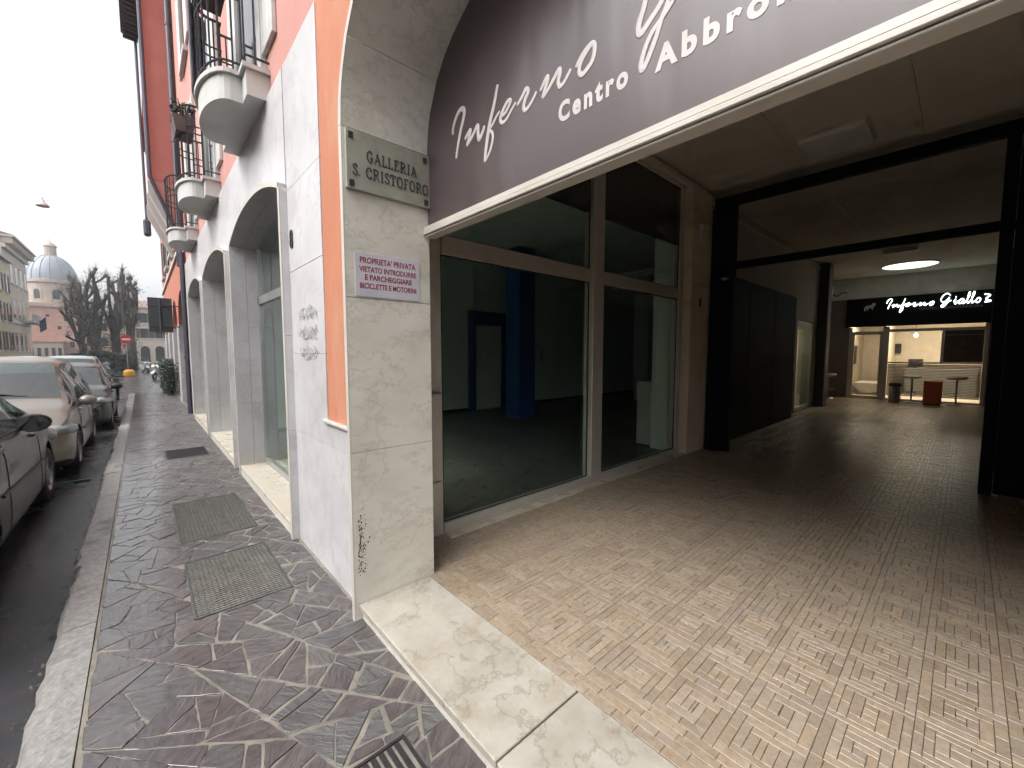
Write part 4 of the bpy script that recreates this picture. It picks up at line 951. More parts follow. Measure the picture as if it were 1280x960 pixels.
tag(MB().box(-2.83, -2.80, 19.8, 20.3, 1.2, 1.9, .008).box(-2.80, -2.79, 19.86, 20.24, 1.26, 1.84).obj('picture_frame', M['dark_iron']), 'dark framed picture on the wall inside the glass door', 'picture')
bl = empty('pendant_bulb'); tag(bl, 'bare glowing bulb hanging in the tanning shop window', 'lamp')
MB().lathe([(0, 2.13), (.035, 2.15), (.05, 2.19), (.035, 2.23), (.015, 2.26)], 14, (-1.12, 18.6, 0)).obj('bulb', emat('bulb_on', (1.0, .72, .35), 14), bl, True); MB().tube([(-1.12, 18.6, 2.26), (-1.12, 18.6, 2.949)], .006, 6).obj('cord', M['black'], bl)
# neon fascia
nf_ = empty('neon_sign'); tag(nf_, 'black fascia with glowing white neon script over the back shop', 'sign')
M['neon'] = emat('neon_white', (.86, 1.0, .94), 3.0)
MB().box(-2.80, .42, BY - .12, BY - .025, 2.48, 3.40, .006).obj('fascia', M['black_gate'], nf_)
# same hand as the big sign
def neon(pts): MB().tube([(u, BY - .150, v) for u, v in spline(pts, 5)], .0095, 5).obj('neon_tube', M['neon'], nf_)
for st, wd in SCR[:11]: neon([(-1.81 + (u + 2.09) * 1.04, 3.045 + (v - 2.74) * 1.22) for u, v in st])
for st, wd in SCR[13:]: neon([(-.33 + (u + .62) * 1.05, 3.045 + (v - 2.75) * 1.12) for u, v in st])
for st in ([(.20, .27), (.13, .33), (.05, .27), (.01, .15), (.05, .08), (.12, .12), (.18, .21)], [(.18, .21), (.14, .05), (.06, -.06), (.02, -.03), (.09, .05), (.22, .12)]): neon([(-.60 + u, 3.045 + v) for u, v in st])
MB().tube([(x, BY - .15, z) for x, z in spline([(.26, 3.28), (.36, 3.24), (.29, 3.14), (.38, 3.08), (.27, 3.06)], 5)], .015, 5).obj('neon_tube', M['neon'], nf_)
q = text_mb('CENTRO ABBRONZATURA', .10, lambda u, v, d: (u, BY - .122 - d, v), .001); mx = max(p[0] for p in q.v); q.v = [(-1.05 + p[0] * 1.3 / mx, p[1], 2.93 + p[2]) for p in q.v]; q.obj('small_lettering', mat('dim_letters', (.12, .12, .12), .6), nf_)
em = [(0, .05), (.03, .10), (.09, .12), (.15, .13), (.19, .19), (.21, .16), (.23, .20), (.245, .13), (.22, .09), (.19, .07), (.20, .0), (.17, .0), (.16, .045), (.10, .05), (.085, -.02), (.06, -.02), (.06, .04), (.035, .02), (.03, -.03), (.005, -.03)]
fixnormals(MB().prism([(-2.34 + a * 1.15, 3.03 + b * 1.15) for a, b in em], BY - .135, BY - .121, 'y').obj('emblem', M['vinyl_white'], nf_))
# furniture in front of the back shop
def stool(x, y, label):
    s = empty('bar_stool', (x, y, .1)); tag(s, label, 'stool', 'bar stools at the back shop')
    MB().lathe([(0, 0), (.20, 0), (.20, .012), (.05, .03), (.025, .05), (0, .05)], 20).obj('base', M['steel'], s, True)
    MB().tube([(0, 0, .03), (0, 0, .74)], .022, 10).obj('column', M['steel'], s)
    MB().lathe([(.155, .30), (.17, .31), (.155, .32), (.14, .31), (.155, .30)], 20).obj('foot_ring', M['steel'], s, True)
    MB().lathe([(0, .73), (.10, .735), (.20, .77), (.215, .80), (.20, .825), (.10, .83), (0, .828)], 22).obj('seat', M['plastic_white'], s, True)
stool(-1.06, 17.4, 'white bar stool between the steel bin and the red box'); stool(-.13, 17.4, 'white bar stool on the far side of the red box'); stool(-3.08, 17.2, 'white bar stool in the corner left of the glass door')
bn = empty('steel_bin', (-1.42, 17.25, .1)); tag(bn, 'brushed steel cylindrical bin beside the glass door', 'bin')
MB().lathe([(0, 0), (.14, 0), (.145, .02), (.145, .56), (.13, .58)], 24).obj('body', M['steel'], bn, True); MB().lathe([(.146, .5), (.15, .5), (.15, .59), (.12, .60), (.10, .585)], 24).obj('lid_ring', M['black'], bn, True)
rb = empty('red_box', (-.60, 17.2, .1)); tag(rb, 'red upright box stand between the two bar stools', 'box'); M['red'] = mat('red_paint', (.55, .10, .03), .5)
MB().box(-.19, .19, -.19, .19, .02, .68, .01).obj('body', M['red'], rb); MB().box(-.17, .17, -.17, .17, 0, .019).obj('plinth', M['black'], rb); MB().box(-.2, .2, -.2, .2, .681, .70, .004).obj('top', M['red'], rb)
ac = empty('air_conditioner', (-3.1, 15.6, 3.35)); tag(ac, 'white air conditioning unit high on the left near the back shop', 'air conditioner')
MB().box(-.25, .25, -.4, .4, 0, .32, .03).obj('casing', M['plastic_white'], ac); m = MB()
for k in range(5): m.box(-.2, .2, -.41, -.401, .05 + k * .05, .07 + k * .05)
m.obj('louvres', M['dark_panel'], ac); MB().tube(spline([(.2, .3, .1), (.35, .3, .0), (.42, .6, .12), (.40, 1.4, .2)], 6), .02, 6).obj('pipe', M['black'], ac)
# ================================================================ arcade house next door
M['shutter_dark'] = mat('shutter_brown', (.06, .05, .05), .6); M['pane_dark'] = mat('pane_dark', (.02, .024, .026), .06)
ah = empty('arcade_house'); tag(ah, 'orange arcade house with white columns, projecting red bay and dark shutters', 'building')
aw = MB(); AO = [(-17.35, -14.6), (-20.35, -17.95), (-23.35, -20.95), (-26.4, -23.95)]
fa = lambda u: 2.55 + .95 * math.sqrt(max(0, 1 - u * u))
for xa, xb in AO: spandrel(aw, prof(xa, xb, fa, 20), 4.6, .96, 1.6)
for xa, xb in ((-14.6, -13.86), (-17.95, -17.35), (-20.95, -20.35), (-23.95, -23.35), (-27, -26.4)): aw.box(xa, xb, .96, 1.6, 2.55, 4.6)
aw.box(-27, -13.86, .96, 1.6, 4.601, 11.2); aw.obj('wall', M['arcade'], ah)
for xa, xb in ((-14.6, -13.86), (-17.95, -17.35), (-20.95, -20.35), (-23.95, -23.35), (-27, -26.4)): MB().box(xa + .02, xb - .02, .93, 1.58, -.1, 2.549, .02).obj('column', M['marble_white'], ah)
MB().box(-27, -13.86, 3.2, 3.4, -.1, 4.6).box(-27, -13.86, 1.601, 3.2, 4.4, 4.6).obj('arcade_back_wall', M['wall_in'], ah)
MB().box(-27, -13.86, .90, .958, 4.5, 4.62).obj('string_course', M['concrete'], ah)
for xc in (-15.6, -18.4, -21.3, -24.3):
    for zb in (5.0, 8.2):
        if -17.6 < xc < -13: continue
        wn = empty('window', (0, 0, 0)); wn.parent = ah
        MB().box(xc - .45, xc + .45, .93, .958, zb, zb + 1.6).obj('pane', M['pane_dark'], wn); MB().box(xc - .6, xc + .6, .85, .958, zb - .14, zb - .02, .005).obj('sill', M['concrete'], wn)
        for s in (-1, 1): MB().box(xc + s * .70 - .24, xc + s * .70 + .24, .915, .957, zb, zb + 1.6, .004).obj('shutter', M['shutter_dark'], wn)
# projecting bay on corbels
by = empty('bay', (0, 0, 0)); by.parent = ah
MB().box(-17.0, -14.2, .40, .955, 6.05, 11.0).obj('bay_wall', M['red_plaster'], by)
MB().prism([(.40, 6.049), (.955, 6.049), (.955, 4.75), (.88, 4.75)], -17.0, -14.21, 'x').obj('bay_soffit', M['pink'], by)
for xc in (-14.5, -15.6, -16.8): fixnormals(MB().prism([(.34, 6.04), (.34, 5.75), (.86, 4.6), (.95, 4.6), (.95, 6.04)], xc - .14, xc + .14, 'x').obj('corbel', M['concrete'], by))
MB().tube([(-14.13, .38, 11.0), (-14.13, .38, 6.1), (-14.13, .78, 5.0), (-14.13, .86, 4.5), (-14.13, .86, 3.9)], .045, 8).obj('downpipe', M['pipe'], by)
MB().tube([(-17.06, .33, 11.0), (-17.06, .33, 5.7)], .035, 8).obj('downpipe', M['pipe'], by)
MB().box(-17.2, -16.95, .24, .42, 5.2, 5.7, .05).obj('gutter_box', M['pipe'], by)
ev = MB().box(-27.2, -13.9, .62, 1.7, 11.2, 11.32).box(-17.15, -13.95, .02, .619, 11.0, 11.12)
for k in range(15): x = -17.1 + k * .21; ev.box(x, x + .09, .06, .39, 10.85, 11.0)
ev.obj('eave', M['dark_iron'], ah); fixnormals(MB().prism([(.5, 11.33), (1.7, 11.33), (1.7, 12.0)], -27.2, -13.9, 'x').obj('roof', M['red_plaster'], ah))
MB().box(-27, -13.86, 1.605, 9, 4.605, 11.2).obj('house_body', M['arcade'], ah)

# road sign panel seen from behind
pn = empty('panel_sign'); tag(pn, 'back of a dark rectangular sign panel fixed to the arcade house', 'sign')
M['panel_back'] = mat('panel_back', (.05, .058, .07), .5, (.06, .065, .075), 6)
MB().box(-17.02, -17.0, .22, .80, 2.27, 3.34, .003).obj('panel', M['panel_back'], pn)
MB().tube([(-16.965, .50, 2.2), (-16.965, .50, 3.30)], .03, 8).obj('post', M['panel_back'], pn); MB().tube([(-16.965, .2, 2.45), (-16.965, .97, 2.45)], .018, 6).tube([(-16.965, .2, 3.1), (-16.965, .97, 3.1)], .018, 6).obj('bracket', M['panel_back'], pn)

# ================================================================ houses across the street
def house(name, label, x0, x1, y0, y1, h, wallm, cols, rows, z0, dz, ww, wh, face, shut=True, roofm='roof_tile', zfirst=None, eave=.35):
    o = empty(name); tag(o, label, 'building')
    MB().box(x0, x1, y0, y1, -.14, h).obj('wall', M[wallm], o)
    MB().box(x0 - (.0 if face == 'y' else 0), x1 + (eave if face == 'x' else 0), y0, y1 + (eave if face == 'y' else 0), h + .002, h + .22).obj('eave', M['concrete'], o)
    if face == 'y': pr = MB().prism([(y0, h + .222), (y1 + eave, h + .222), ((y0 + y1) / 2, h + 2.0)], x0, x1, 'x')
    else: pr = MB().prism([(x0, h + .222), (x1 + eave, h + .222), ((x0 + x1) / 2, h + 2.0)], y0, y1, 'y')
    fixnormals(pr.obj('roof', M[roofm], o))
    for i in range(cols):
        for j in range(rows):
            wn = empty('window', (0, 0, 0)); wn.parent = o; zb = z0 + j * dz
            if face == 'y':
                c = x0 + (x1 - x0) * (i + .5) / cols
                B = lambda a, b, d0, d1, e, f: MB().box(c + a, c + b, y1 + d0, y1 + d1, e, f)
            else:
                c = y0 + (y1 - y0) * (i + .5) / cols
                B = lambda a, b, d0, d1, e, f: MB().box(x1 + d0, x1 + d1, c + a, c + b, e, f)
            B(-ww / 2, ww / 2, .001, .02, zb, zb + wh).obj('pane', M['pane_dark'], wn); B(-ww / 2 - .12, ww / 2 + .12, .001, .12, zb - .14, zb - .01).obj('sill', M['concrete'], wn)
            B(-ww / 2 - .14, ww / 2 + .14, .001, .06, zb + wh + .01, zb + wh + .16).obj('lintel', M['concrete'], wn)
            if shut:
                for s in (-1, 1): B(s * (ww * .78) - ww * .24, s * (ww * .78) + ww * .24, .001, .05, zb, zb + wh).obj('shutter', M['shutter_dark'], wn)
    return o
M['roof_tile'] = mat('roof_tile', (.26, .17, .13), .85, (.20, .13, .10), 4); M['yellow'] = mat('yellow_plaster', (.60, .52, .36), .85, (.55, .47, .31), 1.2); M['cream_plaster'] = mat('cream_plaster', (.55, .49, .42), .85, (.50, .44, .37), 1.2)
M['ochre'] = mat('ochre_plaster', (.52, .36, .20), .85, (.46, .31, .17), 1.2); M['brick'] = mat('pink_brick', (.44, .27, .22), .85, (.36, .21, .17), 1.5, c3=(.50, .36, .30), s3=.5)
house('street_house', 'tall yellow house with brown shutters across the street at the picture edge', -72, -60.5, -20, -10.5, 11.6, 'yellow', 4, 3, 2.0, 3.1, 1.0, 1.9, 'y')
pz = house('palace', 'pale palace with heavy bracketed cornice beyond the yellow house', -85, -72.05, -22, -10.9, 14.6, 'cream_plaster', 5, 3, 1.9, 4.0, 1.2, 2.2, 'y', False, eave=1.0)
for k in range(14): x = -84.6 + k * .94; MB().box(x - .18, x + .18, -10.899, -10.05, 13.9, 14.58).obj('bracket', M['cream_plaster'], pz)
MB().box(-85, -72.05, -10.899, -10.75, 5.2, 5.45).obj('string_course', M['concrete'], pz); MB().box(-85, -72.05, -10.899, -10.6, 13.4, 13.85).obj('cornice', M['concrete'], pz)
MB().box(-83.5, -79.0, -10.74, -9.8, 5.46, 5.7).obj('balcony_slab', M['concrete'], pz); mm = MB()
for k in range(18): x = -83.4 + k * .255; mm.box(x - .05, x + .05, -9.95, -9.85, 5.701, 6.5)
mm.box(-83.5, -79, -10.0, -9.8, 6.501, 6.62).obj('balustrade', M['concrete'], pz)
fg = empty('flag'); tag(fg, 'dark blue flag hanging from a slanted pole on the palace front', 'flag')
MB().tube([(-80.5, -10.0, 5.3), (-80.5, -8.9, 6.4)], .04, 6).obj('pole', M['steel'], fg)
v = []; f = []
for i in range(9):
    for j in range(7): v.append((-80.5 + .12 * math.sin(i * .9 + j * .5), -8.95 - .75 * i / 8 * .8, 6.3 - 1.5 * j / 6 - .75 * i / 8 * .7))
for i in range(8):
    for j in range(6): a = i * 7 + j; f.append((a, a + 1, a + 8, a + 7))
MB().add(v, f).obj('cloth', mat('flag_blue', (.02, .035, .12), .7, (.05, .05, .1), 3), fg, True)
house('street_house', 'cream house opposite the passage, across the street', -13, 9, -24, -12.5, 9.0, 'cream_plaster', 7, 3, 2.2, 3.2, 1.0, 1.8, 'y')
house('street_house', 'ochre house across the street beside the cream house', -36, -13.05, -24, -12.5, 9.6, 'ochre', 7, 3, 2.2, 3.3, 1.0, 1.8, 'y')
house('street_house', 'pale house across the street before the tall yellow house', -60.4, -36.05, -24, -12.0, 9.4, 'cream_plaster', 8, 3, 2.0, 3.0, 1.0, 1.8, 'y')
h5 = house('piazza_house', 'cream house with grid of windows closing the piazza behind the no-entry sign', -112, -95, -.4, 13, 9.4, 'cream_plaster', 7, 2, 4.3, 2.6, 1.0, 1.6, 'x')
for k in range(7): c = -.4 + 13.4 * (k + .5) / 7; fixnormals(MB().prism([(c - .6, .3)] + [(c + .6 * math.cos(t), 2.3 + .6 * math.sin(t)) for t in [math.pi - math.pi * i / 8 for i in range(9)]] + [(c + .6, .3)], -94.999, -94.95, 'x').obj('ground_opening', M['pane_dark'], h5))
house('piazza_house', 'low grey-cream house between the bare trees and the piazza house', -122, -108, -7.6, -.6, 8.0, 'brick', 4, 2, 3.0, 2.7, 1.0, 1.6, 'x', False)

# church
ch = empty('domed_church', (-131, -13.6, 0)); tag(ch, 'brick church with round drum and blue-grey lead dome', 'church')
M['lead'] = mat('lead_sheet', (.29, .315, .345), .6, (.22, .26, .31), 6, bump=.02, bscale=4, c3=(.36, .39, .42), s3=.5, lo3=.5, hi3=.7); M['stone_pale'] = mat('pale_stone', (.42, .345, .29), .8, (.35, .28, .235), .8)
MB().box(-12, 0, -3.9, 4.1, -.14, 11.5).obj('nave_wall', M['brick'], ch); fixnormals(MB().prism([(-4.3, 11.502), (4.5, 11.502), (3.6, 12.3), (-3.4, 12.3)], -12, .4, 'x').obj('nave_roof', M['stone_pale'], ch))
MB().box(.002, 3.0, -3.7, 1.4, -.14, 4.0).obj('annex_wall', M['stone_pale'], ch); MB().box(.0, 3.2, -3.9, 1.6, 4.002, 4.3).obj('annex_roof', M['brick'], ch)
MB().lathe([(3.75, 12.0), (3.75, 16.6), (4.05, 16.7), (4.05, 17.3), (3.8, 17.4)], 32, (-4, 0, 0)).obj('drum', M['stone_pale'], ch)
MB().lathe([(3.85 * math.cos(t), 17.4 + 5.6 * math.sin(t)) for t in [math.pi / 2 * .93 * i / 14 for i in range(15)]], 32, (-4, 0, 0)).obj('dome', M['lead'], ch, True)
for k in range(16):
    a = 2 * math.pi * k / 16; MB().tube([(-4 + 3.88 * math.cos(t) * math.cos(a), 3.88 * math.cos(t) * math.sin(a), 17.4 + 5.63 * math.sin(t)) for t in [math.pi / 2 * .93 * i / 8 for i in range(9)]], .07, 5).obj('dome_rib', M['lead'], ch)
    if k % 2: MB().box(-4 + 3.70 * math.cos(a) - .01, -4 + 3.70 * math.cos(a) + .01, -.01, .01, 13, 13.02)
MB().lathe([(.95, 22.6), (.95, 24.7), (1.1, 24.75), (1.1, 24.9), (.75, 25.4), (.2, 25.8), (.05, 26.0)], 12, (-4, 0, 0)).obj('lantern', M['stone_pale'], ch); MB().tube([(-4, 0, 25.9), (-4, 0, 26.7)], .05, 5).obj('finial', M['dark_iron'], ch)
for k in range(-2, 3):
    a = k * math.pi / 4 + .2; c, s = math.cos(a), math.sin(a); wn = empty('drum_window', (-4 + 3.76 * c, 3.76 * s, 13.2), a); wn.parent = ch
    fixnormals(MB().prism([(-.55, 0)] + [(.55 * math.cos(t), 1.5 + .55 * math.sin(t)) for t in [math.pi - math.pi * i / 8 for i in range(9)]] + [(.55, 0)], -.15, .03, 'x').obj('pane', M['pane_dark'], wn))
    fixnormals(MB().prism([(-.8, -.2)] + [(.8 * math.cos(t), 1.5 + .8 * math.sin(t)) for t in [math.pi - math.pi * i / 8 for i in range(9)]] + [(.8, -.2)], -.2, .015, 'x').obj('surround', M['stone_pale'], wn))
for (yy, zz, w_, h_) in ((-2.4, 7.5, .5, 1.0), (.6, 6.8, .5, .7), (1.6, 8.6, .5, 1.3), (2.2, 3.0, .7, 1.2), (-1.0, 9.4, .5, .5)): MB().box(.001, .04, yy, yy + w_, zz, zz + h_).obj('nave_window', M['pane_dark'], ch)
for yy in (-3.2, -2.2, -1.2, -.2, .7): MB().box(3.001, 3.04, yy, yy + .5, 1.0, 2.8).obj('annex_window', M['pane_dark'], ch)

# ================================================================ lamp over the street
sl = empty('hanging_street_lamp', (-25, -2.62, 7.45)); tag(sl, 'small pale street lamp hanging from a cable over the road', 'street lamp')
MB().tube([(0, 3.57, .55)] + [(0, 3.57 - 10.95 * t, .55 - .35 * (1 - (2 * t - 1) ** 2)) for t in (.1, .2, .33, .5, .7, .9)] + [(0, -7.38, .55)], .004, 5).obj('cable', M['steel'], sl)
MB().lathe([(0, .28), (.05, .27), (.07, .18), (.13, .12), (.19, .05), (.19, .0), (.0, -.05)], 18).obj('shade', M['white_paint'], sl, True); MB().tube([(0, 0, .26), (0, 0, .36)], .02, 6).obj('hanger', M['steel'], sl)

# ================================================================ cars
M['tyre'] = mat('tyre', (.014, .014, .015), .75, bump=.001); M['rim'] = mat('rim', (.30, .30, .31), .35, metal=.8, c3=(.10, .09, .08), s3=12)
M['car_glass'] = glass('car_glass', (.40, .50, .50), 0.0, 2.0); M['lamp_lens'] = mat('lamp_lens', (.26, .27, .28), .10, coat=1.0); M['tail_lens'] = mat('tail_lens', (.25, .01, .01), .12, coat=1)
M['car_trim'] = mat('car_trim', (.012, .012, .013), .5); M['car_seat'] = mat('car_seat', (.09, .09, .095), .8); M['mirror_glass'] = mat('mirror_glass', (.16, .17, .18), .08, metal=1); M['chrome'] = mat('chrome', (.6, .6, .6), .12, metal=1); M['plate'] = mat('plate_white', (.6, .6, .58), .4)
def paint(n, c): return mat(n, c, .34, [q * .9 for q in c], 3, metal=.2, coat=.55, c3=[q * .75 + .012 for q in c], s3=2.5)
def smooth_interp(xs, pts, k=5):
    a = np.array(sorted(pts)); fine = np.linspace(xs[0] - .3, xs[-1] + .3, 600); y = np.interp(fine, a[:, 0], a[:, 1])
    ker = np.hanning(2 * k + 3); ker /= ker.sum(); y = np.convolve(np.pad(y, k + 1, 'edge'), ker, 'valid'); return np.interp(xs, fine, y)
def make_car(name, label, pm, loc, rz, x0, x1, hw, top, belt, axles, wr, ws, rw, pill, door_seams, H0=.17, mirror_x=None, tum=.34, msc=1.0, mout=.12):
    car = empty(name, loc, rz); tag(car, label, 'car', 'cars parked along the kerb')
    NS = 96; xs = np.linspace(x0, x1, NS); T = smooth_interp(xs, top, 9); Bl = smooth_interp(xs, belt, 9)
    c = (x0 + x1) / 2; hl = (x1 - x0) / 2; e = np.abs((xs - c) / hl); W = hw * (1 - .045 * e ** 3 - .20 * np.clip((e - .86) / .14, 0, 1) ** 2.2)
    rows = [0, .05, .13, .22, .31, .40, .50, .60, .70, .80, .90, .96, 1.0]; NL = len(rows)
    lat = [.88, .955, .985, .995, 1.0, 1.0, 1.0, .998, .995, .988, .975, .962, .945]
    V = np.zeros((2, NS, NL + 6, 3))
    for i in range(NS):
        b = min(Bl[i], T[i] - .006); t = T[i]; g = t - b; endlift = .07 * max(0, (e[i] - .88) / .12)
        z0_ = H0 + endlift
        if b < z0_ + .1: b = z0_ + .1; t = max(t, b + .006)
        pts = [(W[i] * l, z0_ + (b - z0_) * r) for r, l in zip(rows, lat)]
        wb = W[i] * .945; wg = wb - tum * g * (1 if g > .1 else .6) ; te = t - .11 * min(1, g / .35) - .004
        te = max(te, b + .003)
        for s in (.33, .66, 1.0): pts.append((wb + (wg - wb) * s + .012 * math.sin(math.pi * s), b + (te - b) * s))
        pts += [(wg * .91, t - .02 * min(1, g / .3)), (wg * .5, t + .004), (0, t + .012)]
        for j, (yy, zz) in enumerate(pts): V[0, i, j] = (xs[i], yy, zz); V[1, i, j] = (xs[i], -yy, zz)
    NR = NL + 6; ra = wr + .055
    for s in (0, 1):
        for ax in axles:                       # round wheel openings
            for i in range(NS):
                for j in range(NL - 2):
                    dx, dz = V[s, i, j, 0] - ax, V[s, i, j, 2] - wr; d = math.hypot(dx, dz)
                    if ra * .80 < d < ra * 1.0 and dz > -.14:
                        V[s, i, j, 0] = ax + dx / d * ra; V[s, i, j, 2] = wr + dz / d * ra
    sets = {}
    def put(key, s, q): sets.setdefault(key, []).append(q if s == 0 else q[::-1])
    iw = lambda x: int(round((x - x0) / (x1 - x0) * (NS - 1)))
    for s in (0, 1):
        for i in range(NS - 1):
            xm = (xs[i] + xs[i + 1]) / 2; g = min(T[i], T[i + 1]) - max(Bl[i], Bl[i + 1])
            for j in range(NR - 1):
                q = [(s, i, j), (s, i + 1, j), (s, i + 1, j + 1), (s, i, j + 1)]
                P = np.mean([V[k] for k in q], axis=0)
                if j < NL - 2 and any(math.hypot(P[0] - ax, P[2] - wr) < ra * .985 and P[2] > .0 for ax in axles): continue
                key = 'body'
                if NL - 1 <= j < NL + 2 and g > .055 and rw[0] - .0 < xm < ws[1] + .12 and not any(a < xm < b for a, b in pill):
                    k = sum(xm > b for a, b in pill); key = ('side_window', s, k)
                elif j >= NL + 3 and ws[0] < xm < ws[1]: key = ('windscreen',)
                elif j >= NL + 3 and rw[0] < xm < rw[1]: key = ('rear_window',)
                elif any(a < xm < b for a, b in pill[1:-1]) and NL - 1 <= j < NL + 2: key = ('pillar_trim',)
                elif j < 2: key = ('sill_trim', s)
                put(key, s, q)
    mats = {'body': pm, 'windscreen': M['car_glass'], 'rear_window': M['car_glass'], 'side_window': M['car_glass'], 'headlight': M['lamp_lens'], 'taillight': M['tail_lens'], 'sill_trim': M['car_trim'], 'pillar_trim': M['car_trim']}
    for key, qs in sets.items():
        nm = key if isinstance(key, str) else key[0]; idx = {}; vs = []; fs = []
        for q in qs:
            ff = []
            for k in q:
                kk = k if k[2] != NR - 1 else (0, k[1], k[2])
                if kk not in idx: idx[kk] = len(vs); vs.append(tuple(V[kk]))
                ff.append(idx[kk])
            if len(set(ff)) >= 3: fs.append(tuple(dict.fromkeys(ff)))
        if nm == 'body':
            for i in (0, NS - 1):
                loop = [(0, i, j) for j in range(NR)] + [(1, i, j) for j in range(NR - 2, -1, -1)]; ff = []
                for kk in loop:
                    if kk not in idx: idx[kk] = len(vs); vs.append(tuple(V[kk]))
                    ff.append(idx[kk])
                fs.append(tuple(ff))
        m = MB(); m.v = vs; m.f = fs; m.obj(nm, mats[nm], car, True)
    MB().box(x0 + .25, x1 - .2, -hw * .80, hw * .80, H0 - .02, H0 + .06).box(axles[0] - .45, axles[0] + .45, -hw * .86, hw * .86, H0 + .05, .72).box(axles[1] - .45, axles[1] + .45, -hw * .86, hw * .86, H0 + .05, .70).obj('underbody', M['car_trim'], car)
    MB().box(x0 + .5, ws[1] + .25, -hw * .84, hw * .84, .30, .36).obj('cabin_floor', M['car_trim'], car); MB().box(ws[1] - .22, ws[1] + .10, -hw * .80, hw * .80, .6, .90, .03).obj('dashboard', M['car_trim'], car)
    xst = ws[0] - .35
    for sy in (-1, 1):
        for xo in (0, -.85):
            MB().box(xst + xo - .1, xst + xo + .42, sy * .36 - .23, sy * .36 + .23, .37, .56, .05).box(xst + xo - .24, xst + xo - .1, sy * .36 - .22, sy * .36 + .22, .45, 1.08, .05).box(xst + xo - .24, xst + xo - .14, sy * .36 - .12, sy * .36 + .12, 1.10, 1.28, .04).obj('seat', M['car_seat'], car)
    for ax in axles:
        for s in (-1, 1):
            wl_ = empty('wheel', (ax, s * (hw - .105), wr)); wl_.parent = car; hwid = .092
            MB().lathe([(wr * .60, -hwid * .9), (wr * .88, -hwid), (wr * .97, -hwid * .8), (wr, -hwid * .4), (wr, hwid * .4), (wr * .97, hwid * .8), (wr * .88, hwid), (wr * .60, hwid * .9)], 32, axis='y').obj('tyre', M['tyre'], wl_, True)
            rm = MB().lathe([(wr * .62, s * .080), (wr * .60, s * .088), (wr * .57, s * .06), (wr * .52, s * .055)], 32, axis='y')
            for k in range(7):
                a = 2 * math.pi * k / 7; ca, sa = math.cos(a), math.sin(a); r0, r1 = wr * .1, wr * .58; hw_ = .026
                rm.add([(r0 * ca - hw_ * sa, s * .075, r0 * sa + hw_ * ca), (r0 * ca + hw_ * sa, s * .075, r0 * sa - hw_ * ca), (r1 * ca + hw_ * sa * .8, s * .07, r1 * sa - hw_ * ca * .8), (r1 * ca - hw_ * sa * .8, s * .07, r1 * sa + hw_ * ca * .8),
                        (r0 * ca - hw_ * sa, s * .03, r0 * sa + hw_ * ca), (r0 * ca + hw_ * sa, s * .03, r0 * sa - hw_ * ca), (r1 * ca + hw_ * sa * .8, s * .03, r1 * sa - hw_ * ca * .8), (r1 * ca - hw_ * sa * .8, s * .03, r1 * sa + hw_ * ca * .8)],
                       [(0, 1, 2, 3), (0, 4, 5, 1), (1, 5, 6, 2), (2, 6, 7, 3), (3, 7, 4, 0)])
            rm.lathe([(0, s * .082), (wr * .16, s * .080), (wr * .17, s * .04)], 16, axis='y').lathe([(0, s * .02), (wr * .6, s * .02)], 24, axis='y').obj('rim', M['rim'], wl_)
    for s in (0, 1):
        sg_ = 1 if s == 0 else -1
        for xsn in door_seams:
            i = iw(xsn); MB().tube([tuple(V[s, i, j] + np.array([0, sg_ * .0008, 0])) for j in range(2, NL)], .0042, 4).obj('door_seam', M['car_trim'], car)
        MB().tube([tuple(V[s, i, 2] + np.array([0, sg_ * .001, 0])) for i in range(iw(min(door_seams)), iw(max(door_seams)), 3)], .0035, 4).obj('door_seam', M['car_trim'], car)
        MB().tube([tuple(V[s, i, 6] + np.array([0, sg_ * .004, -.0])) for i in range(iw(axles[0] + ra + .03), iw(axles[1] - ra - .03), 3)], .014, 5).obj('side_moulding', M['car_trim'], car)
        MB().tube([tuple(V[s, i, NL - 1] + np.array([0, sg_ * .002, 0])) for i in range(iw(rw[0] + .1), iw(ws[1] - .02), 2)], .008, 5).obj('belt_trim', M['car_trim'], car)
        for xsn in door_seams[1:]:
            i = iw(xsn - (-.16 if False else .16)); p = V[s, i, 10]; MB().box(p[0] - .09, p[0] + .09, p[1] - .012, p[1] + .030 * sg_ if sg_ > 0 else p[1] + .012, p[2] - .018, p[2] + .012, .006).obj('door_handle', pm, car) if sg_ > 0 else MB().box(p[0] - .09, p[0] + .09, p[1] - .030, p[1] + .012, p[2] - .018, p[2] + .012, .006).obj('door_handle', pm, car)
        mi = iw(mirror_x); p = V[s, mi, NL - 1]; mr = empty('wing_mirror', (p[0], p[1] + sg_ * mout, p[2] + .05)); mr.parent = car; mr.scale = (msc,) * 3
        sh = MB().lathe([(0.0, -.075), (.05, -.07), (.085, -.035), (.095, .01), (.09, .05), (0, .055)], 16, axis='x'); sh.v = [(-a[0], a[1] * 1.15, a[2] * .82) for a in sh.v]; sh.obj('shell', pm if 'mpv' in name else M['car_trim'], mr, True)
        gl = MB().lathe([(0, -.056), (.08, -.056)], 16, axis='x'); gl.v = [(a[0] , a[1] * 1.15, a[2] * .82) for a in gl.v]; gl.obj('mirror_glass', M['mirror_glass'], mr)
        MB().tube([(0, -sg_ * .05, -.03), (.02, -sg_ * .15, -.08)], .022, 6).obj('stalk', M['car_trim'], mr)
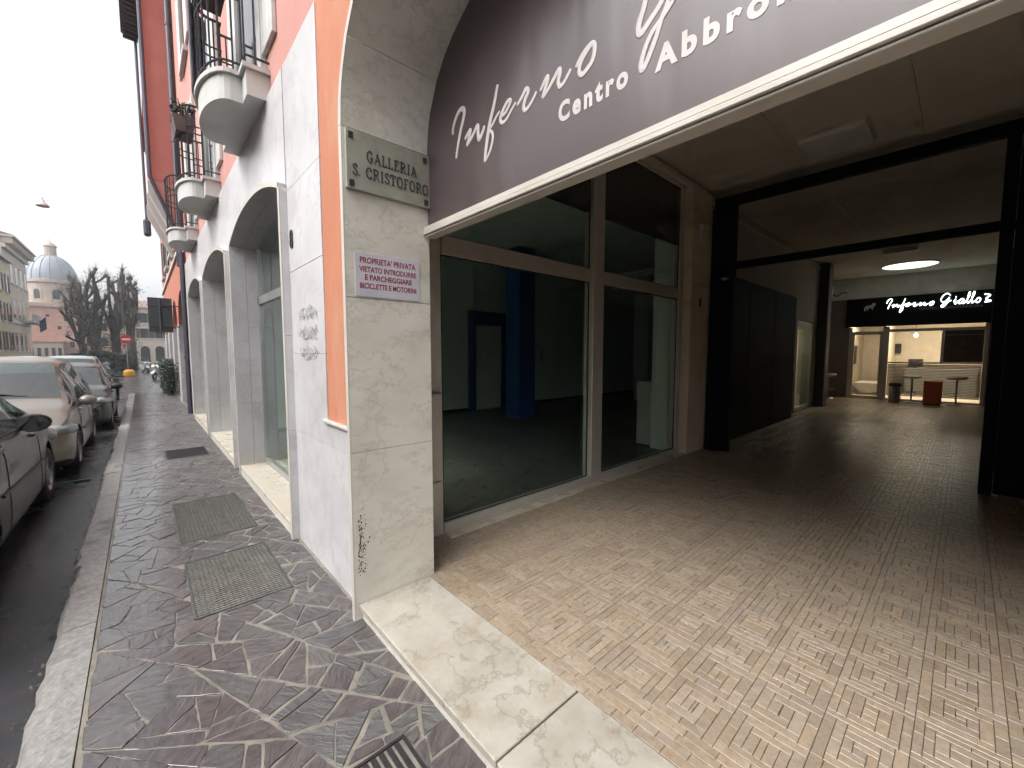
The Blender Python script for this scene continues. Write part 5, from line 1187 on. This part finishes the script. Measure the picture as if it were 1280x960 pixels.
    for sg_ in (-1, 1):
        def blob(nm, c_, r_, m_, rzz):
            q = MB().lathe([(math.sin(t), -math.cos(t)) for t in [math.pi * i / 12 for i in range(13)]], 20); ca, sa = math.cos(rzz), math.sin(rzz)
            q.v = [(c_[0] + a * r_[0] * ca - b * r_[1] * sa, c_[1] + a * r_[0] * sa + b * r_[1] * ca, c_[2] + d * r_[2]) for a, b, d in q.v]; q.obj(nm, m_, car, True)
        blob('headlight', (x1 - .245, sg_ * (hw * .84), .675), (.25, .13, .098), M['lamp_lens'], -sg_ * .42)
        blob('taillight', (x0 + .12, sg_ * (hw * .80), .86), (.12, .12, .17), M['tail_lens'], sg_ * .4)
    MB().box(x1 - .02, x1 + .012, -.26, .26, .40, .51, .003).obj('number_plate', M['plate'], car); MB().box(x1 - .05, x1 + .006, -.42, .42, .26, .36, .01).obj('grille', M['car_trim'], car)
    MB().box(x0 - .012, x0 + .02, -.26, .26, .58, .69, .003).obj('number_plate', M['plate'], car)
    MB().tube([(ws[1] - .02, hw * .55, T[iw(ws[1])] + .012), (ws[1] - .10, -hw * .1, T[iw(ws[1] - .1)] + .03)], .009, 5).obj('wiper', M['car_trim'], car)
    return car
ZR = -.118
make_car('hatchback_car', 'dark grey hatchback at the kerb, nearest of the parked cars', paint('paint_grey', (.045, .042, .039)), (-5.78, -1.75, ZR), math.pi, -2.3, 1.98, .845,
         [(-2.3, .62), (-2.26, .9), (-2.15, 1.1), (-1.9, 1.38), (-1.5, 1.46), (-.5, 1.48), (-.05, 1.43), (.95, 1.02), (1.3, .95), (1.68, .83), (1.9, .68), (1.98, .5)], [(-2.3, 1.0), (-.8, .98), (.5, .92), (1.0, .9), (2, .75)],
         (-1.22, 1.25), .30, (-.02, .92), (-2.1, -1.8), ((-2.3, -1.95), (-.62, -.54), (1.05, 2)), (-1.4, -.58, .72), mirror_x=.22, tum=.18, msc=1.05, mout=.085)
bpy.data.objects['hatchback_car'].scale = (1.07, 1.07, 1.07)
make_car('mpv_car', 'taupe people carrier facing the camera, parked behind the dark hatchback', paint('paint_taupe', (.21, .185, .155)), (-10.07, -1.58, ZR), 0, -1.90, 2.02, .85,
         [(-1.9, .62), (-1.88, 1.0), (-1.8, 1.25), (-1.58, 1.57), (-1.1, 1.65), (0, 1.66), (.32, 1.60), (1.22, 1.06), (1.62, .96), (1.88, .80), (1.98, .64), (2.02, .5)], [(-1.9, 1.05), (-.8, 1.0), (1.2, .93), (1.5, .9), (2, .75)],
         (-1.22, 1.28), .31, (.36, 1.18), (-1.75, -1.5), ((-1.9, -1.55), (-.26, -.18), (1.3, 2.1)), (-1.05, -.22, .98), mirror_x=.88)
make_car('small_car', 'dark green small car facing the camera, behind the taupe people carrier', paint('paint_dark', (.022, .027, .025)), (-14.45, -1.35, ZR), 0, -1.75, 1.8, .80,
         [(-1.75, .62), (-1.72, .95), (-1.6, 1.2), (-1.4, 1.42), (-1.0, 1.48), (-.1, 1.48), (.22, 1.41), (.98, 1.0), (1.35, .92), (1.66, .78), (1.76, .62), (1.8, .5)], [(-1.75, 1.0), (-.8, .96), (1.0, .88), (1.3, .86), (2, .75)],
         (-1.15, 1.15), .29, (.26, .96), (-1.6, -1.3), ((-1.8, -1.38), (-.24, -.16), (1.08, 2.1)), (-.95, -.2, .85), mirror_x=.74)
make_car('estate_car', 'pale silver car with pale roof, farthest of the kerbside cars', paint('paint_silver', (.36, .40, .41)), (-19.6, -1.75, ZR), 0, -2.0, 2.05, .87,
         [(-2.0, .62), (-1.98, 1.0), (-1.9, 1.25), (-1.7, 1.55), (-1.2, 1.64), (0, 1.64), (.3, 1.58), (1.1, 1.06), (1.62, .96), (1.88, .80), (2.0, .64), (2.05, .5)], [(-2, 1.05), (-.8, 1.0), (1.2, .93), (1.5, .9), (2, .75)],
         (-1.3, 1.3), .31, (.34, 1.06), (-1.85, -1.6), ((-2.1, -1.65), (-.26, -.18), (1.2, 2.1)), (-1.05, -.22, .98), mirror_x=.8)
make_car('white_car', 'white car roof showing past the cars, across the road by the palace', paint('paint_white', (.55, .56, .56)), (-34, -4.6, ZR), math.pi, -2.0, 2.05, .87,
         [(-2.0, .62), (-1.98, 1.0), (-1.9, 1.25), (-1.7, 1.50), (-1.2, 1.58), (0, 1.58), (.3, 1.52), (1.1, 1.03), (1.62, .94), (1.88, .80), (2.0, .64), (2.05, .5)], [(-2, 1.05), (-.8, 1.0), (1.2, .93), (1.5, .9), (2, .75)],
         (-1.3, 1.3), .31, (.34, 1.06), (-1.85, -1.6), ((-2.1, -1.65), (-.26, -.18), (1.2, 2.1)), (-1.05, -.22, .98), mirror_x=.8)

# ================================================================ scooters
def scooter(label, pm, loc, rz, group='scooters parked in the street'):
    s = empty('motor_scooter', loc, rz); tag(s, label, 'scooter', group)
    for x in (-.62, .66): 
        wl_ = empty('wheel', (x, 0, .24)); wl_.parent = s
        MB().lathe([(.15, -.045), (.21, -.055), (.24, -.03), (.245, 0), (.24, .03), (.21, .055), (.15, .045)], 24, axis='y').obj('tyre', M['tyre'], wl_, True); MB().lathe([(.0, -.03), (.15, -.03), (.15, .03), (0, .03)], 20, axis='y').obj('rim', M['rim'], wl_)
    pts = [(-.88, .62), (-.80, .50), (-.40, .30), (-.05, .26), (.22, .27), (.24, .31), (-.02, .33), (-.12, .50), (-.15, .72), (-.5, .78), (-.88, .74)]
    b = MB(); b.prism(pts, -.15, .15, 'y'); fixnormals(b.obj('rear_body', pm, s))
    fixnormals(MB().prism([(.22, .30), (.34, .34), (.50, .85), (.44, 1.0), (.36, .98), (.40, .84)], -.2, .2, 'y').obj('leg_shield', pm, s))
    fixnormals(MB().prism([(.42, .40), (.62, .50), (.90, .44), (.86, .52), (.66, .60), (.46, .66)], -.07, .07, 'y').obj('front_mudguard', pm, s))
    MB().box(-.86, -.14, -.14, .14, .79, .86, .03).obj('seat', M['car_trim'], s)
    MB().tube([(.64, .0, .26), (.44, 0, 1.0)], .028, 8).obj('fork', M['steel'], s); MB().tube([(.34, -.34, 1.04), (.42, -.15, 1.05), (.42, .15, 1.05), (.34, .34, 1.04)], .018, 8).obj('handlebar', M['car_trim'], s)
    MB().lathe([(0, .56), (.06, .55), (.085, .50), (.085, .44)], 14, (0, 0, .88), axis='x').obj('headlight', M['lamp_lens'], s, True)
    for sg_ in (-1, 1): MB().tube([(.38, sg_ * .25, 1.05), (.36, sg_ * .30, 1.22)], .007, 5).lathe([(0, .33), (.055, .335), (.05, .36), (0, .365)], 10, (0, sg_ * .31, 1.25), axis='x').obj('mirror', M['car_trim'], s)
    v = []; f = []
    for i in range(7):
        for j in range(6): a = (i - 3) / 3; v.append((.46 - .06 * a * a - .10 * j / 5, .22 * a * (1 - .25 * j / 5), 1.02 + .38 * j / 5))
    for i in range(6):
        for j in range(5): k = i * 6 + j; f.append((k, k + 1, k + 7, k + 6))
    MB().add(v, f).obj('windshield', M['glass'], s, True); MB().tube([(-.5, .1, .18), (-.1, .1, .25), (-.3, .16, .28), (-.75, .18, .34)], .04, 8).obj('exhaust', M['steel'], s)
    return s
M['white_gloss'] = paint('scooter_white', (.6, .6, .6)); M['black_gloss'] = paint('scooter_black', (.02, .02, .022)); M['grey_gloss'] = paint('scooter_grey', (.2, .21, .22))
scooter('black scooter squeezed between the dark green car and the silver car', M['black_gloss'], (-17.05, -.80, ZR), R(10))
scooter('white scooter standing beside the hedge', M['white_gloss'], (-36.5, .85, -.138), R(-25))
for k, (x, y, mm_, n) in enumerate(((-50, .2, 'white_gloss', 'white scooter in the far row, first from the no-entry pole'), (-50.5, 1.3, 'grey_gloss', 'grey scooter in the far row, second from the no-entry pole'), (-50.2, 2.3, 'black_gloss', 'black scooter in the far row, third from the no-entry pole'), (-50.6, 3.2, 'white_gloss', 'white scooter at the end of the far row by the arcade house'), (-49, -2.4, 'grey_gloss', 'grey scooter parked under the bare trees'))):
    scooter(n, M[mm_], (x, y, -.138), R(15 + 8 * (k % 3)), 'scooters parked in the street')

# no-entry sign and bollard
ne = empty('no_entry_sign', (-45, -.84, -.14)); tag(ne, 'round red no-entry sign on a grey pole before the bare trees', 'sign')
MB().tube([(0, 0, 0), (0, 0, 3.9)], .03, 8).obj('pole', M['steel'], ne); M['sign_red'] = mat('sign_red', (.48, .012, .02), .45)
MB().lathe([(0, .05), (.34, .05), (.34, .03), (0, .03)], 32, (0, 0, 2.88), axis='x').obj('disc', M['sign_red'], ne); MB().box(.0505, .054, -.25, .25, 2.815, 2.945).obj('bar', M['white_paint'], ne)
yb = empty('yellow_bollard', (-43, -.75, -.14)); tag(yb, 'low rounded yellow bollard at the road edge', 'bollard'); M['yellow_plastic'] = mat('yellow_plastic', (.62, .30, .01), .5)
MB().lathe([(0, .52), (.2, .50), (.31, .42), (.34, .3), (.34, .06)], 24).obj('body', M['yellow_plastic'], yb, True); MB().lathe([(.34, .061), (.37, .06), (.37, 0)], 24).obj('foot', M['car_trim'], yb)

# ================================================================ trees, hedge, planters
M['bark'] = mat('bark', (.075, .062, .05), .9, (.04, .034, .028), 8, bump=.02, bscale=12); M['ivy'] = mat('ivy_leaf', (.035, .055, .028), .55, (.02, .034, .018), 3, rand=.35, island=True); M['hedge_leaf'] = mat('hedge_leaf', (.028, .06, .028), .4, (.018, .04, .02), 5, rand=.35, island=True)
def leaf_cards(m, pts, s, rg):
    for (x, y, z) in pts:
        a, b = rg.uniform(0, 6.28), rg.uniform(-.9, .9); u = Vector((math.cos(a), math.sin(a), b)).normalized() * s * rg.uniform(.6, 1.3); w_ = u.cross(Vector((rg.uniform(-1, 1), rg.uniform(-1, 1), rg.uniform(-1, 1)))).normalized() * s * .6; p = Vector((x, y, z))
        m.add([p - u, p + w_, p + u, p - w_], [(0, 1, 2, 3)])
def pollard(label, loc, h, seed, ivy, lean=0):
    rg = random.Random(seed); t = empty('pollard_tree', loc); tag(t, label, 'tree', 'bare pollarded trees')
    tr = MB(); tw = MB(); iv = MB(); limbs = []
    tr.tube([(0, 0, -.1), (.05, .04, h * .18), (.0, .0, h * .36)], [.48, .38, .36], 10)
    for k in range(rg.choice([7, 8, 9])):
        a = rg.uniform(0, 6.28); d = Vector((math.cos(a) * rg.uniform(.5, 1), math.sin(a) * rg.uniform(.6, 1.2), 0)); p = Vector((0, 0, h * rg.uniform(.22, .34))); pts = [p]; rr = [.20]
        for j in range(4):
            p = p + d * rg.uniform(.25, .5) * (1.1 - .25 * j) + Vector((rg.uniform(-.15, .15), rg.uniform(-.15, .15), h * rg.uniform(.12, .19))); pts.append(p); rr.append(.17 - .025 * j)
        rr[-1] = .14; tr.tube(spline(pts, 3), [np.interp(i / 12, np.linspace(0, 1, 5), rr) for i in range(13)], 8); limbs.append(pts)
        for j in range(1, 5):
            if rg.random() < .7:
                q = pts[j]; e = q + Vector((rg.uniform(-.7, .7), rg.uniform(-.9, .9), rg.uniform(.5, 1.3))); tr.tube([q, (q + e) / 2 + Vector((0, 0, -.1)), e], [.13, .11, .15], 6); limbs.append([q, e])
    for l in limbs:
        q = l[-1]; tr.lathe([(0, -.16), (.14, -.09), (.17, .02), (.11, .13), (0, .15)], 8, tuple(q))
        for k in range(rg.randint(16, 26)):
            a = rg.uniform(0, 6.28); up = rg.uniform(.2, 1.0); e = q + Vector((math.cos(a) * (1.05 - up), math.sin(a) * (1.05 - up), up)) * rg.uniform(.4, 1.3); tw.tube([q, (q + e) / 2 + Vector((rg.uniform(-.06, .06), rg.uniform(-.06, .06), .05)), e], [.016, .010, .004], 3, False)
    for k in range(int(5200 * ivy)):
        l = rg.choice(limbs); z = rg.random() ** 1.3; p = l[0].lerp(l[-1], z * .7) if rg.random() < .6 else Vector((0, 0, h * .4 * z)); r = rg.gauss(0, .42); a = rg.uniform(0, 6.28)
        leaf_cards(iv, [(p.x + math.cos(a) * (.25 + abs(r)), p.y + math.sin(a) * (.25 + abs(r)), max(.1, p.z + rg.uniform(-.5, .2)))], .075, rg)
    tr.obj('trunk', M['bark'], t, True); struct(tw.obj('twigs', M['bark'], t), 'stuff')
    if ivy: struct(iv.obj('ivy', M['ivy'], t), 'stuff')
pollard('bare pollarded tree thick with dark ivy, next to the church', (-61, -3.5, -.1), 9.6, 11, 1.0); pollard('bare pollarded tree with tallest knuckled limbs, in the middle', (-62, -2.0, -.1), 10.4, 5, .8); pollard('bare pollarded tree behind the no-entry sign pole', (-60, -.75, -.1), 9.2, 8, .35); pollard('thin bare tree leaning beside the church wall', (-72, -5.2, -.1), 8.0, 14, .1)
uh = MB(); rg = random.Random(31)
for k in range(9000):
    x = rg.uniform(-.9, .9); y = rg.uniform(-2.4, 2.4); z = 2.1 * rg.random() ** .7 * (1 - .25 * abs(y) / 2.4); leaf_cards(uh, [(x, y, z)], .09, rg)
hb = empty('evergreen_bush', (-57.5, -3.1, -.14)); tag(hb, 'dark evergreen mass of bushes at the foot of the bare trees', 'bush'); struct(uh.obj('foliage', M['ivy'], hb), 'stuff')
m = MB()
for k in range(12): m.tube([(rg.uniform(-.6, .6), rg.uniform(-2, 2), 0), (rg.uniform(-.6, .6), rg.uniform(-2, 2), 1.5)], .03, 5)
m.obj('stem', M['bark'], hb)
hd = empty('clipped_hedge', (-21.6, .78, 0)); tag(hd, 'dark green clipped hedge against the arcade house', 'hedge')
m = MB(); lf = MB()
for k in range(14): x = rg.uniform(-1.3, 1.3); m.tube([(x, rg.uniform(-.08, .08), -.02), (x + rg.uniform(-.15, .15), rg.uniform(-.12, .12), 1.15)], .014, 5)
for k in range(9000):
    x = rg.uniform(-1.5, 1.5); a = rg.uniform(0, 6.28); r = .26 * math.sqrt(rg.random()) * (1 + .15 * math.sin(x * 5)); z = .12 + 1.2 * rg.random(); leaf_cards(lf, [(x, r * math.cos(a), z + .08 * math.sin(x * 4))], .032, rg)
m.obj('stem', M['bark'], hd); struct(lf.obj('foliage', M['hedge_leaf'], hd), 'stuff')
M['terracotta'] = mat('planter_brown', (.10, .06, .055), .7, (.07, .045, .04), 9)
def planter(label, x, y, z, w_):
    p = empty('balcony_planter', (x, y, z)); tag(p, label, 'planter', 'planters on the balconies'); fixnormals(MB().prism([(-.10, 0), (.10, 0), (.13, .22), (-.13, .22)], -w_, w_, 'x').obj('trough', M['terracotta'], p)); l = MB(); s_ = MB()
    for k in range(260): leaf_cards(l, [(rg.uniform(-w_, w_), rg.uniform(-.13, .13), .2 + .22 * rg.random())], .03, rg)
    for k in range(8): x_ = rg.uniform(-w_, w_); s_.tube([(x_, 0, .15), (x_ + .03, rg.uniform(-.1, .1), .42)], .006, 4)
    l.obj('foliage', M['hedge_leaf'], p); s_.obj('stem', M['bark'], p)
planter('brown trough of plants on the balcony nearest the passage', -4.85, .64, 4.88, .22); planter('brown trough of plants on the middle balcony', -7.85, .62, 4.76, .2)
# rolled cane blind tied to the nearest balcony railing
rb_ = MB()
for k in range(26):
    t = math.pi * (.52 + .40 * k / 25); x = -5.05 + .545 * math.cos(t); y = .705 - .21 * math.sin(t); rb_.tube([(x, y, 4.16), (x + rg.uniform(-.01, .01), y, 5.1)], .012, 5)
tag(rb_.obj('cane_screen', mat('cane_grey', (.09, .09, .11), .7)), 'dark screen of canes tied inside the nearest balcony railing', 'screen')
print('objects', len(bpy.data.objects), 'tris', sum(len(o.data.polygons) for o in bpy.data.objects if o.type == 'MESH') * 2)

# ================================================================ damp winter air
hz = MB().box(-720, 420, -520, 520, -1.2, 28.0).obj('haze', None)
hm = bpy.data.materials.new('damp_air'); hm.use_nodes = True; ht = hm.node_tree; ht.nodes.clear()
ho = ht.nodes.new('ShaderNodeOutputMaterial'); hv = ht.nodes.new('ShaderNodeVolumePrincipled'); hv.inputs['Color'].default_value = (.93, .95, 1.0, 1); hv.inputs['Density'].default_value = .0013; hv.inputs['Anisotropy'].default_value = .3
hm.cycles.homogeneous_volume = True
ht.links.new(hv.outputs[0], ho.inputs['Volume']); hz.data.materials.append(hm); struct(hz, 'stuff'); hz['label'] = 'thin damp winter haze over the whole street'
